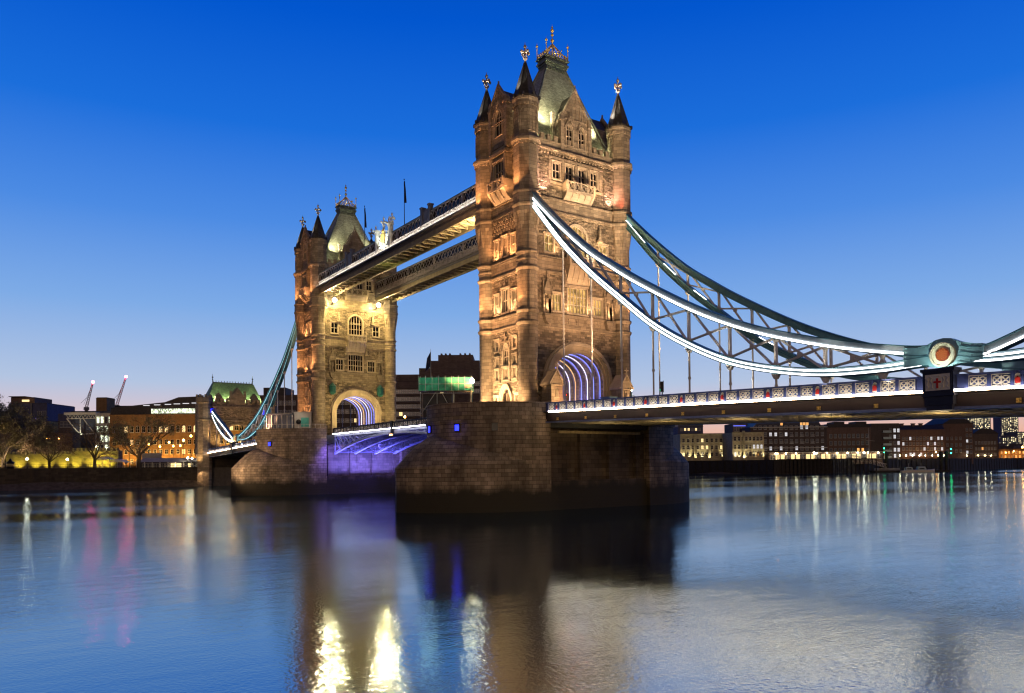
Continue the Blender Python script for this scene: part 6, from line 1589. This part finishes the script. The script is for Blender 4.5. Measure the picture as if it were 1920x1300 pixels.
for X0, th, nm, on in ((0, 1.15, 'right of two blue lights on near pier wall', 1), (0, 1.72, 'left of two blue lights on near pier wall', 1), (0, .68, 'unlit box on near pier wall right of the blue lights', 0), (-SPAN, 1.12, 'blue light on the farther pier wall', 1), (-SPAN, 2.1, 'small blue light at left end of the farther pier wall', 1)):
    x, y, nx, ny = dpt(th); pier_light(X0+x, y, 5.0, nx, ny, nm, on)
    if on: lamp('POINT', (X0+x+nx*9, y+ny*9, 5.0), None, 14, (.1, .1, 1), .1)
# lanterns of the farther tower
for y, lb in ((-6.0, 'left of two tall teal lanterns beside the farther portal'), (5.95, 'right of two tall teal lanterns beside the farther portal')):
    t = thing('lantern', lb, 'lantern', (-SPAN+FX+.6, y, 16.6), 0, 'teal lanterns of the farther portal')
    b = MB(); b.lathe([(.3, -.1), (.8, .35), (.8, 1.75), (.88, 1.85), (.2, 2.6), (.02, 2.8)], (0, 0, 0), 8, .5, 0, False); b.build('case', M['tealbright'], t); b = MB(); b.box(-.6, 0, -.1, .1, .2, .4); b.box(-.6, 0, -.1, .1, 1.6, 1.8); b.build('bracket', M['iron'], t)
M['flcase'] = plain('lamp_housing', (.05, .05, .05), .4, .3)
for y, lb in ((-5.9, 'left of two blazing floodlights high on the farther tower front'), (5.1, 'right of two blazing floodlights high on the farther tower front')):
    t = thing('floodlight', lb, 'floodlight', (-SPAN+FX, y, 37.9), 0, 'floodlights of the farther tower'); b = MB(); b.bar((0, 0, -.2), (1.5, 0, -.2), .15, .15); b.box(1.2, 1.75, -.35, .35, -.3, -.1); b.build('bracket', M['flcase'], t)
    g = MB(); g.ball((1.9, 0, .4), .5, 10); g.build('lamp_glass', M['lampflood'], t)
t = thing('floodlight', 'bright white floodlight on near tower balcony behind the chain', 'floodlight', (FX+1.6, 2.2, 30.6), 0, 'floodlights of the near tower')
b = MB(); b.tube((0, 0, 0), (0, 0, .9), .06, n=6); b.build('bracket', M['flcase'], t); g = MB(); g.ball((0, 0, 1.0), .3, 10); g.build('lamp_glass', M['lampflood'], t)
lamp('POINT', (FX+1.7, 2.1, 31.5), None, 500, (1, .85, .7), .3)
# -- farther pier clutter
t, W, Hh, s = block('ticket_kiosk', 'pale rounded stall with a teal notice panel on farther pier', 552, 584, 774, 803, 178, 3, M['fr'], None, None, 'kiosk'); b = MB(); b.box(W*.4, W*.85, -.12, -.05, .3, 2.4); b.build('notice_panel', M['tealsign'], t); b = MB(); b.ball((W*.25, -.1, 1.4), .6, 10); b.build('lifebuoy_emblem', M['iron'], t)
r = MB(); r.box(-.3, W+.3, -.4, 3.3, Hh, Hh+.2); r.build('roof', M['fr'], t); up(t, W*.3, 3.4, 40, (1, .85, .6), 1, 120, -2.4)
t, W, Hh, s = block('glass_shelter', 'low glazed shelter on farther pier left of the stall', 500, 548, 777, 803, 177, 3, M['windim'], M['fr'], None, 'shelter'); b = MB()
for i in range(6): b.box(W*i/5-.08, W*i/5+.08, -.12, 0, -.2, Hh)
b.build('frame', M['white'], t)
t = thing('pier_railing', 'thin railing around the deck of the farther pier', 'railing', (-SPAN, 0, 8.42)); b = MB()
o_ = drum(-.3, 30); 
for (x0, y0), (x1, y1) in zip(o_, o_[1:]): b.bar((x0, y0, .9), (x1, y1, .9), .05, .05); b.box(x0-.03, x0+.03, y0-.03, y0+.03, 0, .9)
b.build('rail', M['white'], t)
t = thing('signpost', 'slim blue signpost with crossbar on farther pier', 'signpost', at(545, 803, 176)); t.location.z = 6.95; b = MB(); b.tube((0, 0, 0), (0, 0, 5), .09, n=7); b.bar((-.7, -.3, 4), (.7, .3, 4), .08, .08); b.box(-.3, .3, -.1, -.05, 4.2, 4.7); b.build('post', M['gateblue'], t)
t = thing('barrier_lights', 'dark road barrier post with two amber lights on the bascule', 'barrier', (-41.2, -8.05, 6.7)); b = MB(); b.box(-.3, .3, -.1, .3, -.6, 1.9); b.build('post', M['iron'], t)
for x in (-.35, .35): g = MB(); g.ball((x, -.15, -.8), .17, 8); g.build('amber_light', M['lamporlow'], t)
# ------------------------------------------------------------------ river
def make_water():
    m, t, n, l, b = nodes('river_water')
    tc = n.new('ShaderNodeTexCoord')
    out = n['Material Output']
    di = n.new('ShaderNodeBsdfDiffuse'); di.inputs[0].default_value = (.010, .024, .045, 1)
    gl = n.new('ShaderNodeBsdfGlossy'); gl.distribution = 'GGX'; gl.inputs['Color'].default_value = (.74, .91, 1, 1)
    fr = n.new('ShaderNodeFresnel'); fr.inputs[0].default_value = 3.1
    mp = n.new('ShaderNodeMapping'); mp.inputs['Rotation'].default_value = (0, 0, .62); mp.inputs['Scale'].default_value = (1, .35, 1)
    l.new(tc.outputs['Object'], mp.inputs[0])
    big = n.new('ShaderNodeTexNoise'); big.inputs['Scale'].default_value = .03; big.inputs['Detail'].default_value = 4; l.new(mp.outputs[0], big.inputs['Vector'])
    ro = n.new('ShaderNodeMapRange'); l.new(big.outputs[0], ro.inputs[0]); ro.inputs[1].default_value = .40; ro.inputs[2].default_value = .62
    ro.inputs[3].default_value = .055; ro.inputs[4].default_value = .10
    l.new(ro.outputs[0], gl.inputs['Roughness'])
    w1 = n.new('ShaderNodeTexNoise'); w1.inputs['Scale'].default_value = 6; w1.inputs['Detail'].default_value = 3; l.new(tc.outputs['Object'], w1.inputs['Vector'])
    w2 = n.new('ShaderNodeTexNoise'); w2.inputs['Scale'].default_value = .9; w2.inputs['Detail'].default_value = 2; l.new(mp.outputs[0], w2.inputs['Vector'])
    ad = n.new('ShaderNodeMath'); ad.operation = 'MULTIPLY_ADD'; l.new(w2.outputs[0], ad.inputs[0]); ad.inputs[1].default_value = 1.6; l.new(w1.outputs[0], ad.inputs[2])
    bs = n.new('ShaderNodeMapRange'); l.new(big.outputs[0], bs.inputs[0]); bs.inputs[1].default_value = .42; bs.inputs[2].default_value = .62
    bs.inputs[3].default_value = .05; bs.inputs[4].default_value = .15
    bp = n.new('ShaderNodeBump'); l.new(bs.outputs[0], bp.inputs['Strength']); bp.inputs['Distance'].default_value = .15
    l.new(ad.outputs[0], bp.inputs['Height']); l.new(bp.outputs[0], gl.inputs['Normal'])
    fb = n.new('ShaderNodeMapRange'); l.new(fr.outputs[0], fb.inputs[0]); fb.inputs[3].default_value = .32; fb.inputs[4].default_value = 1
    mx = n.new('ShaderNodeMixShader'); l.new(fb.outputs[0], mx.inputs[0]); l.new(di.outputs[0], mx.inputs[1]); l.new(gl.outputs[0], mx.inputs[2])
    l.new(mx.outputs[0], out.inputs[0]); n.remove(b)
    q = MB(); q.add([(-3000, -3000, ZW), (3000, -3000, ZW), (3000, 6000, ZW), (-3000, 6000, ZW)], [(0, 1, 2, 3)])
    o = q.build('water', m); o['kind'] = 'structure'
make_water()
